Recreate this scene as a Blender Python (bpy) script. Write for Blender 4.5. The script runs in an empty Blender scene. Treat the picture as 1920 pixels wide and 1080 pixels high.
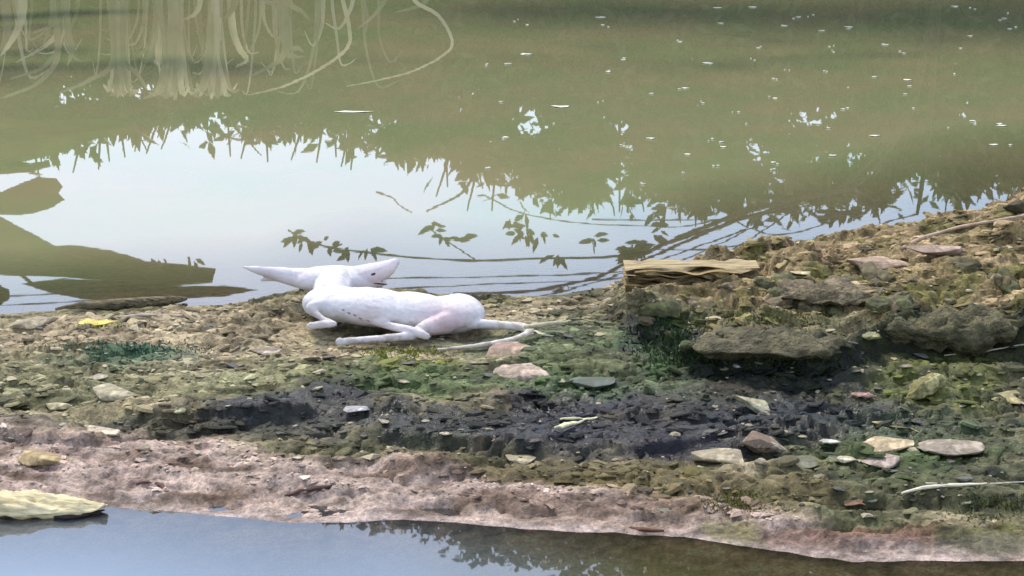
import bpy, bmesh, math, random
import numpy as np
from mathutils import Vector, Matrix
random.seed(7); np.random.seed(7)
scene = bpy.context.scene
COL = scene.collection

# ------------------------------------------------------------------ camera
CAM_H = 1.5; PITCH = math.radians(16.0); FPX = 540 / math.tan(math.radians(8.0))
cam_data = bpy.data.cameras.new('camera'); cam = bpy.data.objects.new('camera', cam_data); COL.objects.link(cam)
cam.location = (0, 0, CAM_H); cam.rotation_euler = (math.pi/2 - PITCH, 0, 0)
cam_data.sensor_fit = 'HORIZONTAL'; cam_data.sensor_width = 36; cam_data.lens = 36 * FPX / 1920
cam_data.clip_start = 0.05; cam_data.clip_end = 2000
scene.camera = cam
# ------------------------------------------------------------------ sky, sun, exposure
SUN_EL, SUN_AZ = 52, 25          # degrees; azimuth from +Y (ahead) towards -X (left)
world = bpy.data.worlds.new('World'); scene.world = world; world.use_nodes = True
wn = world.node_tree.nodes; wl = world.node_tree.links
bg = wn['Background']; sky = wn.new('ShaderNodeTexSky'); sky.sky_type = 'NISHITA'; sky.sun_disc = False
sky.sun_elevation = math.radians(SUN_EL); sky.sun_rotation = math.radians(-SUN_AZ)
sky.air_density = 1.0; sky.dust_density = 1.0; sky.ozone_density = 1.5
wt = wn.new('ShaderNodeTexCoord'); wmap = wn.new('ShaderNodeMapping'); wmap.inputs['Scale'].default_value = (1.5, 1.5, 5); wl.new(wt.outputs['Generated'], wmap.inputs[0])
wno = wn.new('ShaderNodeTexNoise'); wno.inputs['Scale'].default_value = 2.2; wno.inputs['Detail'].default_value = 5; wl.new(wmap.outputs[0], wno.inputs['Vector'])
wr = wn.new('ShaderNodeMapRange'); wr.inputs[1].default_value = .34; wr.inputs[2].default_value = .72; wr.inputs[4].default_value = .9; wl.new(wno.outputs[0], wr.inputs[0])
wmx = wn.new('ShaderNodeMix'); wmx.data_type = 'RGBA'; wl.new(wr.outputs[0], wmx.inputs[0]); wl.new(sky.outputs[0], wmx.inputs[6]); wmx.inputs[7].default_value = (6.5, 6.9, 8.5, 1)   # thin high cloud
wl.new(wmx.outputs[2], bg.inputs[0]); bg.inputs[1].default_value = 0.10
sd = bpy.data.lights.new('sun', 'SUN'); sd.energy = 1.5; sd.angle = math.radians(10); sd.color = (1, .92, .80)
sun = bpy.data.objects.new('sun', sd); COL.objects.link(sun)
e, a = math.radians(SUN_EL), math.radians(SUN_AZ)
sun_dir = Vector((-math.sin(a)*math.cos(e), math.cos(a)*math.cos(e), math.sin(e)))
sun.rotation_euler = (-sun_dir).to_track_quat('-Z', 'Y').to_euler()
sun.location = (0, 0, 20)
scene.view_settings.view_transform = 'Standard'; scene.view_settings.look = 'None'
scene.view_settings.exposure = 1.33; scene.view_settings.gamma = 1.0
scene.render.engine = 'CYCLES'

# ------------------------------------------------------------------ picture <-> place
def ray(u, v):
    dx = (u-960)/FPX; dv = (540-v)/FPX
    return np.array([dx, math.cos(PITCH)+dv*math.sin(PITCH), -math.sin(PITCH)+dv*math.cos(PITCH)])
def at_z(u, v, z=0.0):
    d = ray(u, v); s = (z-CAM_H)/d[2]; return Vector((d[0]*s, d[1]*s, z))
def at_y(u, v, y):
    d = ray(u, v); s = y/d[1]; return Vector((d[0]*s, y, CAM_H+d[2]*s))
def seen_in_water(u, v, y):          # a real point at distance y whose mirror image in the pond is seen there
    p = at_y(u, v, y); return Vector((p.x, p.y, -p.z))
def px(y): return math.hypot(y, 1.3)/FPX

# ------------------------------------------------------------------ noise
# gradient noise table
_GA = np.random.RandomState(11).rand(256, 256)*2*np.pi; _GC = np.cos(_GA).astype(np.float32); _GS = np.sin(_GA).astype(np.float32)
def noise2(x, y, s=0):
    xi = np.floor(x).astype(np.int32); yi = np.floor(y).astype(np.int32); xf = (x-xi).astype(np.float32); yf = (y-yi).astype(np.float32)
    a = (xi+s*57) & 255; b = (yi+s*131) & 255; a1 = (a+1) & 255; b1 = (b+1) & 255
    g = lambda i, j, fx, fy: _GC[i, j]*fx + _GS[i, j]*fy
    w = lambda t: t*t*t*(t*(t*6-15)+10)
    u, v = w(xf), w(yf); p = g(a, b, xf, yf); q = g(a, b1, xf, yf-1)
    p = p+u*(g(a1, b, xf-1, yf)-p); q = q+u*(g(a1, b1, xf-1, yf-1)-q)
    return 1.5*(p+v*(q-p))
def fbm(x, y, f, o, s=0, gain=.5):
    r = 0; am = 1; t = 0
    for k in range(o):
        r = r + am*noise2(x*f, y*f, s+k*17); t += am; am *= gain; f *= 2.03
    return r/t
def ridged(x, y, f, o, s=0, gain=.55):
    r = 0; am = 1; t = 0
    for k in range(o):
        r = r + am*(1-2*np.abs(noise2(x*f, y*f, s+k*13))); t += am; am *= gain; f *= 2.1
    return r/t
def sstep(a, b, x):
    t = np.clip((x-a)/(b-a), 0, 1); return t*t*(3-2*t)
def lin(c):
    c = np.array(c, dtype=float)/255.0
    return np.where(c <= .04045, c/12.92, ((c+.055)/1.055)**2.4)

# ------------------------------------------------------------------ materials
def mat(name):
    m = bpy.data.materials.new(name); m.use_nodes = True
    nt = m.node_tree; return m, nt, nt.nodes, nt.links, nt.nodes['Principled BSDF']
def surf_mat(name, rgb, var=.25, scale=40, rough=.75, bump=.3, bscale=120, stretch=(1, 1, 1), second=None, spec=.3, trans=0, sss=0):
    m, nt, N, L, b = mat(name)
    tc = N.new('ShaderNodeTexCoord'); mp = N.new('ShaderNodeMapping'); mp.inputs['Scale'].default_value = stretch
    L.new(tc.outputs['Object'], mp.inputs[0])
    nz = N.new('ShaderNodeTexNoise'); nz.inputs['Scale'].default_value = scale; nz.inputs['Detail'].default_value = 6; nz.inputs['Roughness'].default_value = .65
    L.new(mp.outputs[0], nz.inputs['Vector'])
    rp = N.new('ShaderNodeValToRGB'); L.new(nz.outputs[0], rp.inputs[0])
    c = np.array(rgb); c2 = np.array(second) if second is not None else np.minimum(c*(1+var), .9)
    rp.color_ramp.elements[0].position = .36; rp.color_ramp.elements[1].position = .64
    rp.color_ramp.elements[0].color = (*(c*(1-var)), 1); rp.color_ramp.elements[1].color = (*c2, 1)
    oi = N.new('ShaderNodeObjectInfo'); hs = N.new('ShaderNodeHueSaturation')
    mr = N.new('ShaderNodeMapRange'); mr.inputs[3].default_value = .85; mr.inputs[4].default_value = 1.15
    L.new(oi.outputs['Random'], mr.inputs[0]); L.new(mr.outputs[0], hs.inputs['Value']); L.new(rp.outputs[0], hs.inputs['Color'])
    L.new(hs.outputs[0], b.inputs['Base Color'])
    n2 = N.new('ShaderNodeTexNoise'); n2.inputs['Scale'].default_value = bscale; n2.inputs['Detail'].default_value = 5
    L.new(mp.outputs[0], n2.inputs['Vector'])
    bp = N.new('ShaderNodeBump'); bp.inputs['Strength'].default_value = bump; bp.inputs['Distance'].default_value = .004
    L.new(n2.outputs[0], bp.inputs['Height']); L.new(bp.outputs[0], b.inputs['Normal'])
    b.inputs['Roughness'].default_value = rough; b.inputs['Specular IOR Level'].default_value = spec
    if sss: b.inputs['Subsurface Weight'].default_value = sss; b.inputs['Subsurface Radius'].default_value = (.02, .008, .005); b.inputs['Subsurface Scale'].default_value = .4
    return m
def vcol_mat(name, rough=.8, bump=.5, bscale=150, speck=.35, wet=False):
    m, nt, N, L, b = mat(name)
    at = N.new('ShaderNodeAttribute'); at.attribute_name = 'col'
    tc = N.new('ShaderNodeTexCoord')
    nz = N.new('ShaderNodeTexNoise'); nz.inputs['Scale'].default_value = bscale; nz.inputs['Detail'].default_value = 7; nz.inputs['Roughness'].default_value = .7
    L.new(tc.outputs['Object'], nz.inputs['Vector'])
    mr = N.new('ShaderNodeMapRange'); mr.inputs[1].default_value = .3; mr.inputs[2].default_value = .7
    mr.inputs[3].default_value = 1-speck; mr.inputs[4].default_value = 1+speck
    L.new(nz.outputs[0], mr.inputs[0])
    mx = N.new('ShaderNodeMix'); mx.data_type = 'RGBA'; mx.blend_type = 'MULTIPLY'; mx.inputs[0].default_value = 1
    L.new(at.outputs['Color'], mx.inputs[6]); L.new(mr.outputs[0], mx.inputs[7]); L.new(mx.outputs[2], b.inputs['Base Color'])
    bp = N.new('ShaderNodeBump'); bp.inputs['Strength'].default_value = bump; bp.inputs['Distance'].default_value = .006
    L.new(nz.outputs[0], bp.inputs['Height']); L.new(bp.outputs[0], b.inputs['Normal'])
    b.inputs['Roughness'].default_value = rough; b.inputs['Specular IOR Level'].default_value = .35
    if wet:
        aw = N.new('ShaderNodeAttribute'); aw.attribute_name = 'wet'
        m2 = N.new('ShaderNodeMapRange'); m2.inputs[3].default_value = .8; m2.inputs[4].default_value = .22
        L.new(aw.outputs['Fac'], m2.inputs[0]); L.new(m2.outputs[0], b.inputs['Roughness'])
    return m
def leaf_mat(name, rgb, var=.35, rough=.55):
    m, nt, N, L, b = mat(name)
    oi = N.new('ShaderNodeTexCoord'); nz = N.new('ShaderNodeTexNoise'); nz.inputs['Scale'].default_value = 5; nz.inputs['Detail'].default_value = 3
    L.new(oi.outputs['Object'], nz.inputs['Vector'])
    rp = N.new('ShaderNodeValToRGB'); L.new(nz.outputs[0], rp.inputs[0])
    c = np.array(rgb); rp.color_ramp.elements[0].position = .35; rp.color_ramp.elements[1].position = .65
    rp.color_ramp.elements[0].color = (*(c*(1-var)), 1); rp.color_ramp.elements[1].color = (*(c*(1+var)), 1)
    L.new(rp.outputs[0], b.inputs['Base Color']); b.inputs['Roughness'].default_value = rough
    tr = N.new('ShaderNodeBsdfTranslucent'); L.new(rp.outputs[0], tr.inputs[0])
    ms = N.new('ShaderNodeMixShader'); ms.inputs[0].default_value = .35
    L.new(b.outputs[0], ms.inputs[1]); L.new(tr.outputs[0], ms.inputs[2]); L.new(ms.outputs[0], N['Material Output'].inputs[0])
    return m

# ------------------------------------------------------------------ object helpers
def link(name, me, parent=None, m=None):
    o = bpy.data.objects.new(name, me); COL.objects.link(o)
    if parent is not None: o.parent = parent
    if m is not None and me is not None and not me.materials: me.materials.append(m)
    return o
def tag(o, label=None, cat=None, group=None, kind=None):
    if label: o['label'] = label
    if cat: o['category'] = cat
    if group: o['group'] = group
    if kind: o['kind'] = kind
    return o
def mesh_np(name, verts, faces, cols=None, extra=None, smooth=True):
    me = bpy.data.meshes.new(name); verts = np.asarray(verts, dtype=np.float32); faces = np.asarray(faces, dtype=np.int32)
    k = faces.shape[1]
    me.vertices.add(len(verts)); me.vertices.foreach_set('co', verts.ravel())
    me.loops.add(faces.size); me.loops.foreach_set('vertex_index', faces.ravel())
    me.polygons.add(len(faces)); me.polygons.foreach_set('loop_start', np.arange(0, faces.size, k, dtype=np.int32))
    me.polygons.foreach_set('use_smooth', np.full(len(faces), smooth, dtype=bool))
    if cols is not None:
        at = me.attributes.new('col', 'FLOAT_COLOR', 'POINT')
        at.data.foreach_set('color', np.c_[cols, np.ones(len(cols))].astype(np.float32).ravel())
    for n_, arr in (extra or {}).items():
        at = me.attributes.new(n_, 'FLOAT', 'POINT'); at.data.foreach_set('value', np.asarray(arr, dtype=np.float32).ravel())
    me.update(calc_edges=True); me.validate(); return me
def empty(name, loc):
    o = bpy.data.objects.new(name, None); o.empty_display_size = .05; COL.objects.link(o); o.location = loc; return o
def tube_arrays(pts, radii, n=6, flat=1.0):
    pts = [Vector(p) for p in pts]; V = []; F = []
    for i, p in enumerate(pts):
        t = (pts[min(i+1, len(pts)-1)]-pts[max(i-1, 0)]).normalized()
        up = Vector((0, 0, 1)) if abs(t.z) < .95 else Vector((1, 0, 0))
        s = t.cross(up).normalized(); w = s.cross(t)
        for k in range(n):
            an = 2*math.pi*k/n; V.append(p + s*math.cos(an)*radii[i] + w*math.sin(an)*radii[i]*flat)
    for i in range(len(pts)-1):
        for k in range(n):
            F.append((i*n+k, i*n+(k+1) % n, (i+1)*n+(k+1) % n, (i+1)*n+k))
    b = len(V); V.append(pts[0]); V.append(pts[-1]); e0 = (len(pts)-1)*n
    for k in range(n):
        F.append((b, (k+1) % n, k, b)); F.append((b+1, e0+k, e0+(k+1) % n, b+1))
    F = [f if len(set(f)) == 4 else tuple(dict.fromkeys(f)) for f in F]
    return V, F
def tube(name, pts, radii, m, parent=None, n=6, flat=1.0, origin=None):
    V, F = tube_arrays(pts, radii, n, flat)
    if origin is not None: V = [v-Vector(origin) for v in V]
    me = bpy.data.meshes.new(name); me.from_pydata([tuple(v) for v in V], [], F)
    for p in me.polygons: p.use_smooth = True
    me.update(); o = link(name, me, parent, m)
    if origin is not None and parent is None: o.location = origin
    return o
def smooth_pts(pts, sub=5):
    pts = [Vector(p) for p in pts]; out = []
    for i in range(len(pts)-1):
        p0, p1, p2, p3 = pts[max(i-1, 0)], pts[i], pts[i+1], pts[min(i+2, len(pts)-1)]
        for k in range(sub):
            t = k/sub
            out.append(.5*((2*p1)+(p2-p0)*t+(2*p0-5*p1+4*p2-p3)*t*t+(3*p1-p0-3*p2+p3)*t**3))
    out.append(pts[-1]); return out

# ================================================================== GROUND
def axis(lo, hi, step, far_lo, far_hi, g=1.16):
    c = list(np.arange(lo, hi+1e-6, step)); s = step; x = c[-1]
    up = []
    while x < far_hi: s = min(s*g, 40); x += s; up.append(x)
    s = step; x = c[0]; dn = []
    while x > far_lo: s = min(s*g, 40); x -= s; dn.append(x)
    return np.array(dn[::-1]+c+up)
XS = axis(-1.55, 1.55, .0048, -260, 260); YS = axis(3.35, 6.1, .0058, -60, 420)
X, Y = np.meshgrid(XS, YS)
near_px = [(-400, 940), (0, 955), (200, 952), (400, 965), (550, 982), (650, 978), (750, 974), (900, 985), (1080, 997), (1280, 1006), (1365, 1022), (1500, 1040), (1600, 1054), (1750, 1052), (1920, 1050), (2400, 1060)]
far_px = [(-400, 600), (0, 590), (100, 582), (240, 578), (340, 574), (420, 572), (480, 560), (545, 545), (640, 535), (760, 545), (905, 558), (1050, 553), (1120, 543), (1200, 520), (1400, 492), (1600, 470), (1700, 458), (1800, 440), (1920, 415), (2400, 380)]
nl = np.array([at_z(*p)[:2] for p in near_px]); fl = np.array([at_z(*p)[:2] for p in far_px])
wob = .012*fbm(X, Y, 5, 3, 91)+.007*fbm(X, Y, 19, 3, 92)
YN = np.interp(X, nl[:, 0], nl[:, 1]) + wob; YF = np.interp(X, fl[:, 0], fl[:, 1]) + wob
T = (Y-YN)/(YF-YN)
prof = np.interp(T, [-2, -.25, -.06, 0, .02, .10, .25, .36, .42, .6, .78, .93, 1, 1.06, 1.3, 3], [-.5, -.12, -.022, 0, .007, .018, .030, .036, .046, .055, .048, .022, 0, -.012, -.06, -.45])
Z = prof.copy()
inb = sstep(.004, .035, T)*sstep(1.0, .95, T)         # dry bank mask
# scarps and hollows, each a small step in the mud along a line
SN = [fbm(X, Y, 9, 3, 621+k) for k in range(3)]
def scarp(pts, h, w, seed):
    g = np.array([at_z(u, v, .06)[:2] for u, v in pts]); yl = np.interp(X, g[:, 0], g[:, 1]) + .03*SN[seed % 3]
    mk = sstep(g[0, 0]-.08, g[0, 0]+.04, X)*sstep(g[-1, 0]+.08, g[-1, 0]-.04, X)
    d = Y-yl
    return .55*mk*h*(sstep(0, w, d)*np.exp(-np.maximum(d-w, 0)/.22) - .55*np.exp(-((d+.015)/.03)**2))
for pts, h, w, s in (
    ([(-200, 800), (0, 795), (150, 803), (260, 785), (420, 772), (560, 760)], .03, .02, 3),
    ([(230, 775), (380, 765), (600, 755), (760, 760)], .02, .015, 5),
    ([(560, 712), (640, 708), (760, 715), (900, 745), (1020, 750)], .022, .02, 8),
    ([(700, 800), (880, 815), (1050, 830), (1250, 825), (1350, 800)], .03, .02, 11),
    ([(1180, 770), (1300, 770), (1500, 790)], .02, .02, 14),
    ([(640, 835), (800, 860), (1000, 865), (1250, 880), (1500, 900), (1900, 905)], .024, .025, 17),
    ([(500, 880), (760, 900), (980, 915), (1200, 935)], .014, .02, 19),
    ([(1200, 930), (1450, 960), (1700, 985), (1920, 990)], .018, .02, 23),
    ([(1400, 720), (1600, 700), (1920, 690)], .025, .03, 25),
    ([(100, 660), (180, 668), (300, 660)], .018, .012, 29),
    ([(900, 680), (1050, 700), (1200, 690)], .016, .015, 31)):
    Z += inb*scarp(pts, h, w, s)
# the dog lies in a shallow flat
dc = at_z(740, 610, .05); dogm = np.exp(-(np.maximum(np.abs(X-dc.x-.02)-.22, 0)/.07)**2-(np.maximum(np.abs(Y-dc.y+.02)-.18, 0)/.08)**2)
Z = Z*(1-dogm)+dogm*np.minimum(Z, .036)
for hu, hv, hx, hy in ((715, 620, .10, .035), (868, 622, .035, .03), (622, 598, .03, .03)):
    hp = at_z(hu, hv, .036); Z -= .026*np.exp(-((X-hp.x)/hx)**2-((Y-hp.y)/hy)**2)
# the mound on the right
mf = np.array([at_z(u, v, .07)[:2] for u, v in [(1130, 560), (1180, 605), (1235, 640), (1300, 675), (1400, 688), (1500, 688), (1600, 676), (1660, 655), (1760, 645), (1920, 655), (2400, 660)]])
mfy = np.interp(X, mf[:, 0], mf[:, 1]) + .05*fbm(X, Y, 4, 4, 41)
mh = np.interp(X, [.2, .3, .55, .8, 1.0, 1.25, 1.6, 3, 6], [.0, .05, .062, .07, .085, .105, .12, .12, 0])
lft = sstep(.17, .30, X+.03*fbm(X, Y, 7, 3, 43))
d = Y-mfy
mound = lft*mh*(.72*sstep(.0, .07, d)+.28*sstep(.05, .5, d))*sstep(.02, -.32, Y-YF-.05)
mound += lft*.05*sstep(0, .05, d)*sstep(.4, .1, d)*fbm(X, Y, 6, 3, 47)
Z += mound
mmask = np.clip(mound/.08, 0, 1)
# fine relief, less where the mud is smooth and wet
Z += mmask*(.012*ridged(X*.8, Y, 6, 3, 49)+.016*np.round(4*fbm(X*.6, Y*1.3, 9, 3, 50))/4)
edge = np.maximum(sstep(.06, .015, T), sstep(.93, .99, T))
pk_ = np.array([at_z(u, v, .03)[:2] for u, v in [(-400, 800), (0, 808), (250, 812), (450, 830), (650, 846), (850, 878), (1050, 905), (1300, 935), (1500, 962), (1920, 985), (2400, 990)]])
pinkz = sstep(.05, -.05, Y - np.interp(X, pk_[:, 0], pk_[:, 1]) + .12*fbm(X, Y, 4, 4, 77))*(1-mmask)
rough = inb*(.55+.75*sstep(-.2, .35, fbm(X, Y, 2.3, 3, 55)))
rough = rough*(1-.45*pinkz)*(1+.6*mmask)*(1-.6*dogm)*.8
flake = fbm(X*.55+.02*fbm(X, Y, 22, 2, 5), Y, 26, 4, 61, .6)
def steps(q, e): return np.floor(q)+sstep(e, 1, q-np.floor(q))
STEP = np.clip(steps(5*fbm(X*.5+.03*fbm(X, Y, 18, 2, 5), Y, 10, 3, 62, .5)+.12*fbm(X, Y, 60, 2, 64), .72), -2, 2)/5
STEP2 = np.clip(steps(3.5*fbm(X*.5, Y, 27, 3, 65, .5), .7), -2, 2)/5
Z += rough*(.012*fbm(X, Y, 7, 3, 60) + .048*STEP + .022*STEP2 + .004*flake + .003*ridged(X*.7, Y, 42, 3, 63))
crack = np.exp(-(fbm(X*.45+.04*fbm(X, Y, 12, 2, 33), Y, 9, 3, 34)/.045)**2)*sstep(-.1, .2, fbm(X, Y, 3, 2, 35))+.7*np.exp(-(fbm(X*.5, Y, 22, 2, 36)/.06)**2)*sstep(0, .25, fbm(X, Y, 4, 2, 37))
Z -= inb*crack*.020*(1-.75*pinkz)*(1-.8*dogm)
Z += inb*pinkz*(.004*ridged(X*.7, Y, 45, 2, 66)+.011*STEP2)
Z += (1-inb)*.0025*fbm(X, Y, 20, 3, 69)*sstep(.0, .02, np.abs(T))
# the bed of the pond, the far bank, and the ground the camera stands on
Z = np.where(Y > 6.2, np.maximum(Z, -.55), Z); Z = np.maximum(Z, -.6)
fb = 11.7 + .25*fbm(X, Y, .7, 3, 71)
Z = np.where(Y > 8, -.5 + .5*sstep(-2.0, 0, Y-fb) + .16*sstep(0, .35, Y-fb) + .75*sstep(1.0, 2.0, Y-fb) + .05*fbm(X, Y, 1.7, 4, 73)*sstep(-.1, .5, Y-fb), Z)
Z = np.where(Y < 2.4, np.maximum(Z, -.35+.55*sstep(2.2, .8, Y)), Z)
# ground colour: patches of mud, sand, algae, plus shade painted under the mound
def blend(C, c, w): return C*(1-w[..., None]) + lin(c)[None, None]*w[..., None]
C = np.zeros(X.shape+(3,)) + lin((150, 139, 119))
C = blend(C, (112, 112, 88), .75*sstep(-.15, .3, fbm(X, Y, 3.2, 4, 101)))
C = blend(C, (90, 92, 74), .85*sstep(.05, .3, fbm(X*.6, Y, 6, 4, 103))); C = blend(C, (62, 60, 46), .7*sstep(.12, .32, fbm(X*.5, Y*1.2, 8, 4, 105)))
BN = [.55*fbm(X, Y, 5, 4, 601+k)+.3*fbm(X, Y, 22, 2, 651+k) for k in range(4)]
def blob(u, v, ru, rv, c, w, seed, z=.07, hard=.5):
    global C
    p = at_z(u, v, z); ax = at_z(u+ru, v, z).x-p.x; ay = abs(at_z(u, v-rv, z).y-at_z(u, v+rv, z).y)/2
    r = np.sqrt(((X-p.x)/ax)**2+((Y-p.y)/ay)**2) + BN[seed % 4]
    k = w*sstep(1.0+hard*.5, 1.0-hard, r); C = blend(C, [q*(.82 if sum(c) < 200 else 1) for q in c], k); return k
GREY, PINK, GRN, BLK, BLU, OLV, BRN = (164, 150, 130), (174, 150, 132), (104, 112, 84), (34, 34, 33), (58, 64, 74), (112, 112, 66), (108, 86, 66)
blob(250, 620, 420, 60, GREY, .8, 201); blob(60, 700, 220, 60, (128, 128, 104), .7, 203); blob(380, 700, 260, 40, (132, 132, 106), .6, 205)
blob(780, 690, 220, 40, (100, 110, 84), .8, 207); blob(1020, 620, 200, 40, (96, 106, 88), .8, 208); blob(1100, 660, 160, 50, (96, 104, 80), .7, 209)
wet = np.zeros_like(X)
for q in ((640, 712, 110, 18, BLK, .9), (560, 745, 190, 30, BLU, .85), (860, 770, 330, 44, (44, 50, 50), .92), (1350, 730, 330, 50, (44, 48, 46), .85), (1080, 735, 190, 36, (50, 50, 62), .9), (1010, 720, 90, 18, BLK, .8),
          (1180, 790, 300, 40, (46, 48, 60), .9), (1300, 815, 130, 26, (36, 34, 46), .9), (1560, 760, 280, 50, (54, 60, 68), .9), (1720, 700, 330, 34, (56, 62, 46), .8),
          (1440, 690, 260, 28, (26, 28, 22), .95), (1800, 790, 220, 70, (70, 82, 62), .75), (1750, 870, 320, 50, (72, 78, 58), .8), (1260, 645, 120, 60, (40, 72, 34), .9), (1450, 640, 160, 30, (52, 72, 36), .7), (900, 700, 260, 22, (90, 106, 72), .7), (1660, 815, 220, 40, (74, 88, 60), .65), (1200, 705, 170, 28, (74, 90, 66), .7), (240, 655, 140, 20, (70, 96, 78), .9),  # near-black strip along the mound foot paints the undercut's shade
          (120, 795, 260, 16, (84, 68, 50), .8), (330, 770, 300, 16, (60, 60, 52), .8), (720, 820, 200, 24, (100, 98, 70), .7), (1000, 850, 420, 26, (96, 88, 62), .8), (1250, 880, 420, 26, (110, 100, 76), .7), (800, 665, 90, 14, (110, 116, 48), .8)):
    k = blob(*q, seed=300+int(q[0])); wet = np.maximum(wet, k*(1 if sum(q[4]) < 200 else .3))
C = blend(C, PINK, pinkz*.95)
C = blend(C, (150, 122, 106), pinkz*.6*sstep(0, .3, fbm(X, Y, 8, 4, 111)))
C = blend(C, BRN, pinkz*.8*sstep(-.05, .25, fbm(X, Y*2.2, 4, 4, 113)))
blob(1150, 905, 300, 24, (112, 90, 70), .7, 401); blob(1600, 950, 260, 16, (104, 74, 58), .75, 403); blob(1380, 945, 60, 22, (112, 108, 54), .8, 405); blob(1860, 955, 120, 26, (90, 94, 56), .8, 407)
# mound: tan top, olive shoulders, mossy foot with the undercut's shade painted in
mt = sstep(.35, .9, mmask)
C = blend(C, (142, 126, 98), mt*.85); C = blend(C, (96, 96, 60), mt*.8*sstep(-.1, .25, fbm(X, Y, 5, 4, 121)))
C = blend(C, (168, 146, 122), mt*.7*sstep(.05, .3, fbm(X, Y, 9, 4, 123))*sstep(.2, .45, d))
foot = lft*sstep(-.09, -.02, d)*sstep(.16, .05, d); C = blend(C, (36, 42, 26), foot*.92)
blob(1780, 590, 150, 45, (98, 104, 62), .7, 409, .2)
C = blend(C, (186, 164, 150), sstep(.016, .004, np.abs(T))*.4)             # pale silt at the water line
C = blend(C, (218, 190, 150), sstep(-.0, -.02, T)*(Y < 4)*1.0); C = blend(C, (196, 172, 126), sstep(-.05, -.14, T)*(Y < 4)*1.0)
C = blend(C, (186, 168, 152), sstep(1.0, 1.02, T)*(Y > 4)*1.0)
C = np.where((Y > 11.2)[..., None], lin((96, 92, 78))[None, None]*(1+.3*fbm(X, Y, 3, 4, 131))[..., None], C)
pit = np.clip(1+1.0*fbm(X*.6, Y, 55, 3, 141)+.9*fbm(X*.5, Y, 14, 3, 143), .2, 2.0)
C = np.clip(C*(np.array([1.06, 1.03, .88])*(1-pinkz[..., None])+np.array([1.0, .99, .98])*pinkz[..., None])*pit[..., None]*(.76+.14*pinkz)[..., None], .006, .8)
wet = np.maximum(wet, sstep(.05, .0, T)*.9)
lum = C.mean(-1, keepdims=True); sat = (1.22-.3*pinkz)[..., None]; C = np.clip(lum*(np.clip(lum/.14, .3, 1.6)**.22)+(C-lum)*sat, .005, .8)      # algae and wet silt are richer than dry mud
ny, nx = X.shape
idx = np.arange(ny*nx).reshape(ny, nx)
F = np.stack([idx[:-1, :-1], idx[:-1, 1:], idx[1:, 1:], idx[1:, :-1]], -1).reshape(-1, 4)
gm = mesh_np('ground', np.stack([X, Y, Z], -1).reshape(-1, 3), F, C.reshape(-1, 3), {'wet': wet})
ground = link('ground', gm, m=vcol_mat('bank_mud', bump=1.0, bscale=130, speck=.6, wet=True)); tag(ground, kind='structure')
def height(x, y):
    i = np.clip(np.searchsorted(XS, x)-1, 0, nx-2); j = np.clip(np.searchsorted(YS, y)-1, 0, ny-2)
    fx = (x-XS[i])/(XS[i+1]-XS[i]); fy = (y-YS[j])/(YS[j+1]-YS[j])
    return Z[j, i]*(1-fx)*(1-fy)+Z[j, i+1]*fx*(1-fy)+Z[j+1, i]*(1-fx)*fy+Z[j+1, i+1]*fx*fy
def colour(x, y):
    i = np.clip(np.searchsorted(XS, x), 0, nx-1); j = np.clip(np.searchsorted(YS, y), 0, ny-1); return C[j, i]
def on_bank(u, v):
    dd = ray(u, v); ys = np.arange(3.2, 7.5, .004); s = ys/dd[1]; xs = dd[0]*s; zs = CAM_H+dd[2]*s
    h = height(xs, ys); k = np.argmax(zs <= np.maximum(h, -.02)); return Vector((xs[k], ys[k], h[k]))

# ================================================================== WATER
WX = axis(-1.9, 1.9, .02, -260, 260, 1.2); WY = axis(3.0, 6.6, .02, -60, 420, 1.2)
gx, gy = np.meshgrid(WX, WY); dep = -height(gx.ravel(), gy.ravel()); gi = np.arange(gx.size).reshape(gx.shape)
WF = np.stack([gi[:-1, :-1], gi[:-1, 1:], gi[1:, 1:], gi[1:, :-1]], -1).reshape(-1, 4)
wm, nt, N, L, b = mat('pond_water'); N.remove(b)
at = N.new('ShaderNodeAttribute'); at.attribute_name = 'depth'
mr = N.new('ShaderNodeMapRange'); mr.inputs[1].default_value = 0; mr.inputs[2].default_value = .12; mr.inputs[3].default_value = .08; mr.inputs[4].default_value = 1
L.new(at.outputs['Fac'], mr.inputs[0])
tc = N.new('ShaderNodeTexCoord'); mq = N.new('ShaderNodeMapping'); mq.inputs['Scale'].default_value = (1, .8, 1); L.new(tc.outputs['Object'], mq.inputs[0]); nz = N.new('ShaderNodeTexNoise'); nz.inputs['Scale'].default_value = 1.6; nz.inputs['Detail'].default_value = 7; nz.inputs['Roughness'].default_value = .68; L.new(mq.outputs[0], nz.inputs['Vector'])
rp = N.new('ShaderNodeValToRGB'); L.new(nz.outputs[0], rp.inputs[0])
rp.color_ramp.elements[0].position = .38; rp.color_ramp.elements[1].position = .62
rp.color_ramp.elements[0].color = (*(lin((136, 130, 96))), 1); rp.color_ramp.elements[1].color = (*(lin((122, 129, 90))), 1)
sp = N.new('ShaderNodeSeparateXYZ'); L.new(tc.outputs['Object'], sp.inputs[0]); my = N.new('ShaderNodeMapRange'); my.inputs[1].default_value = 3.9; my.inputs[2].default_value = 4.3; L.new(sp.outputs[1], my.inputs[0])
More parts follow.
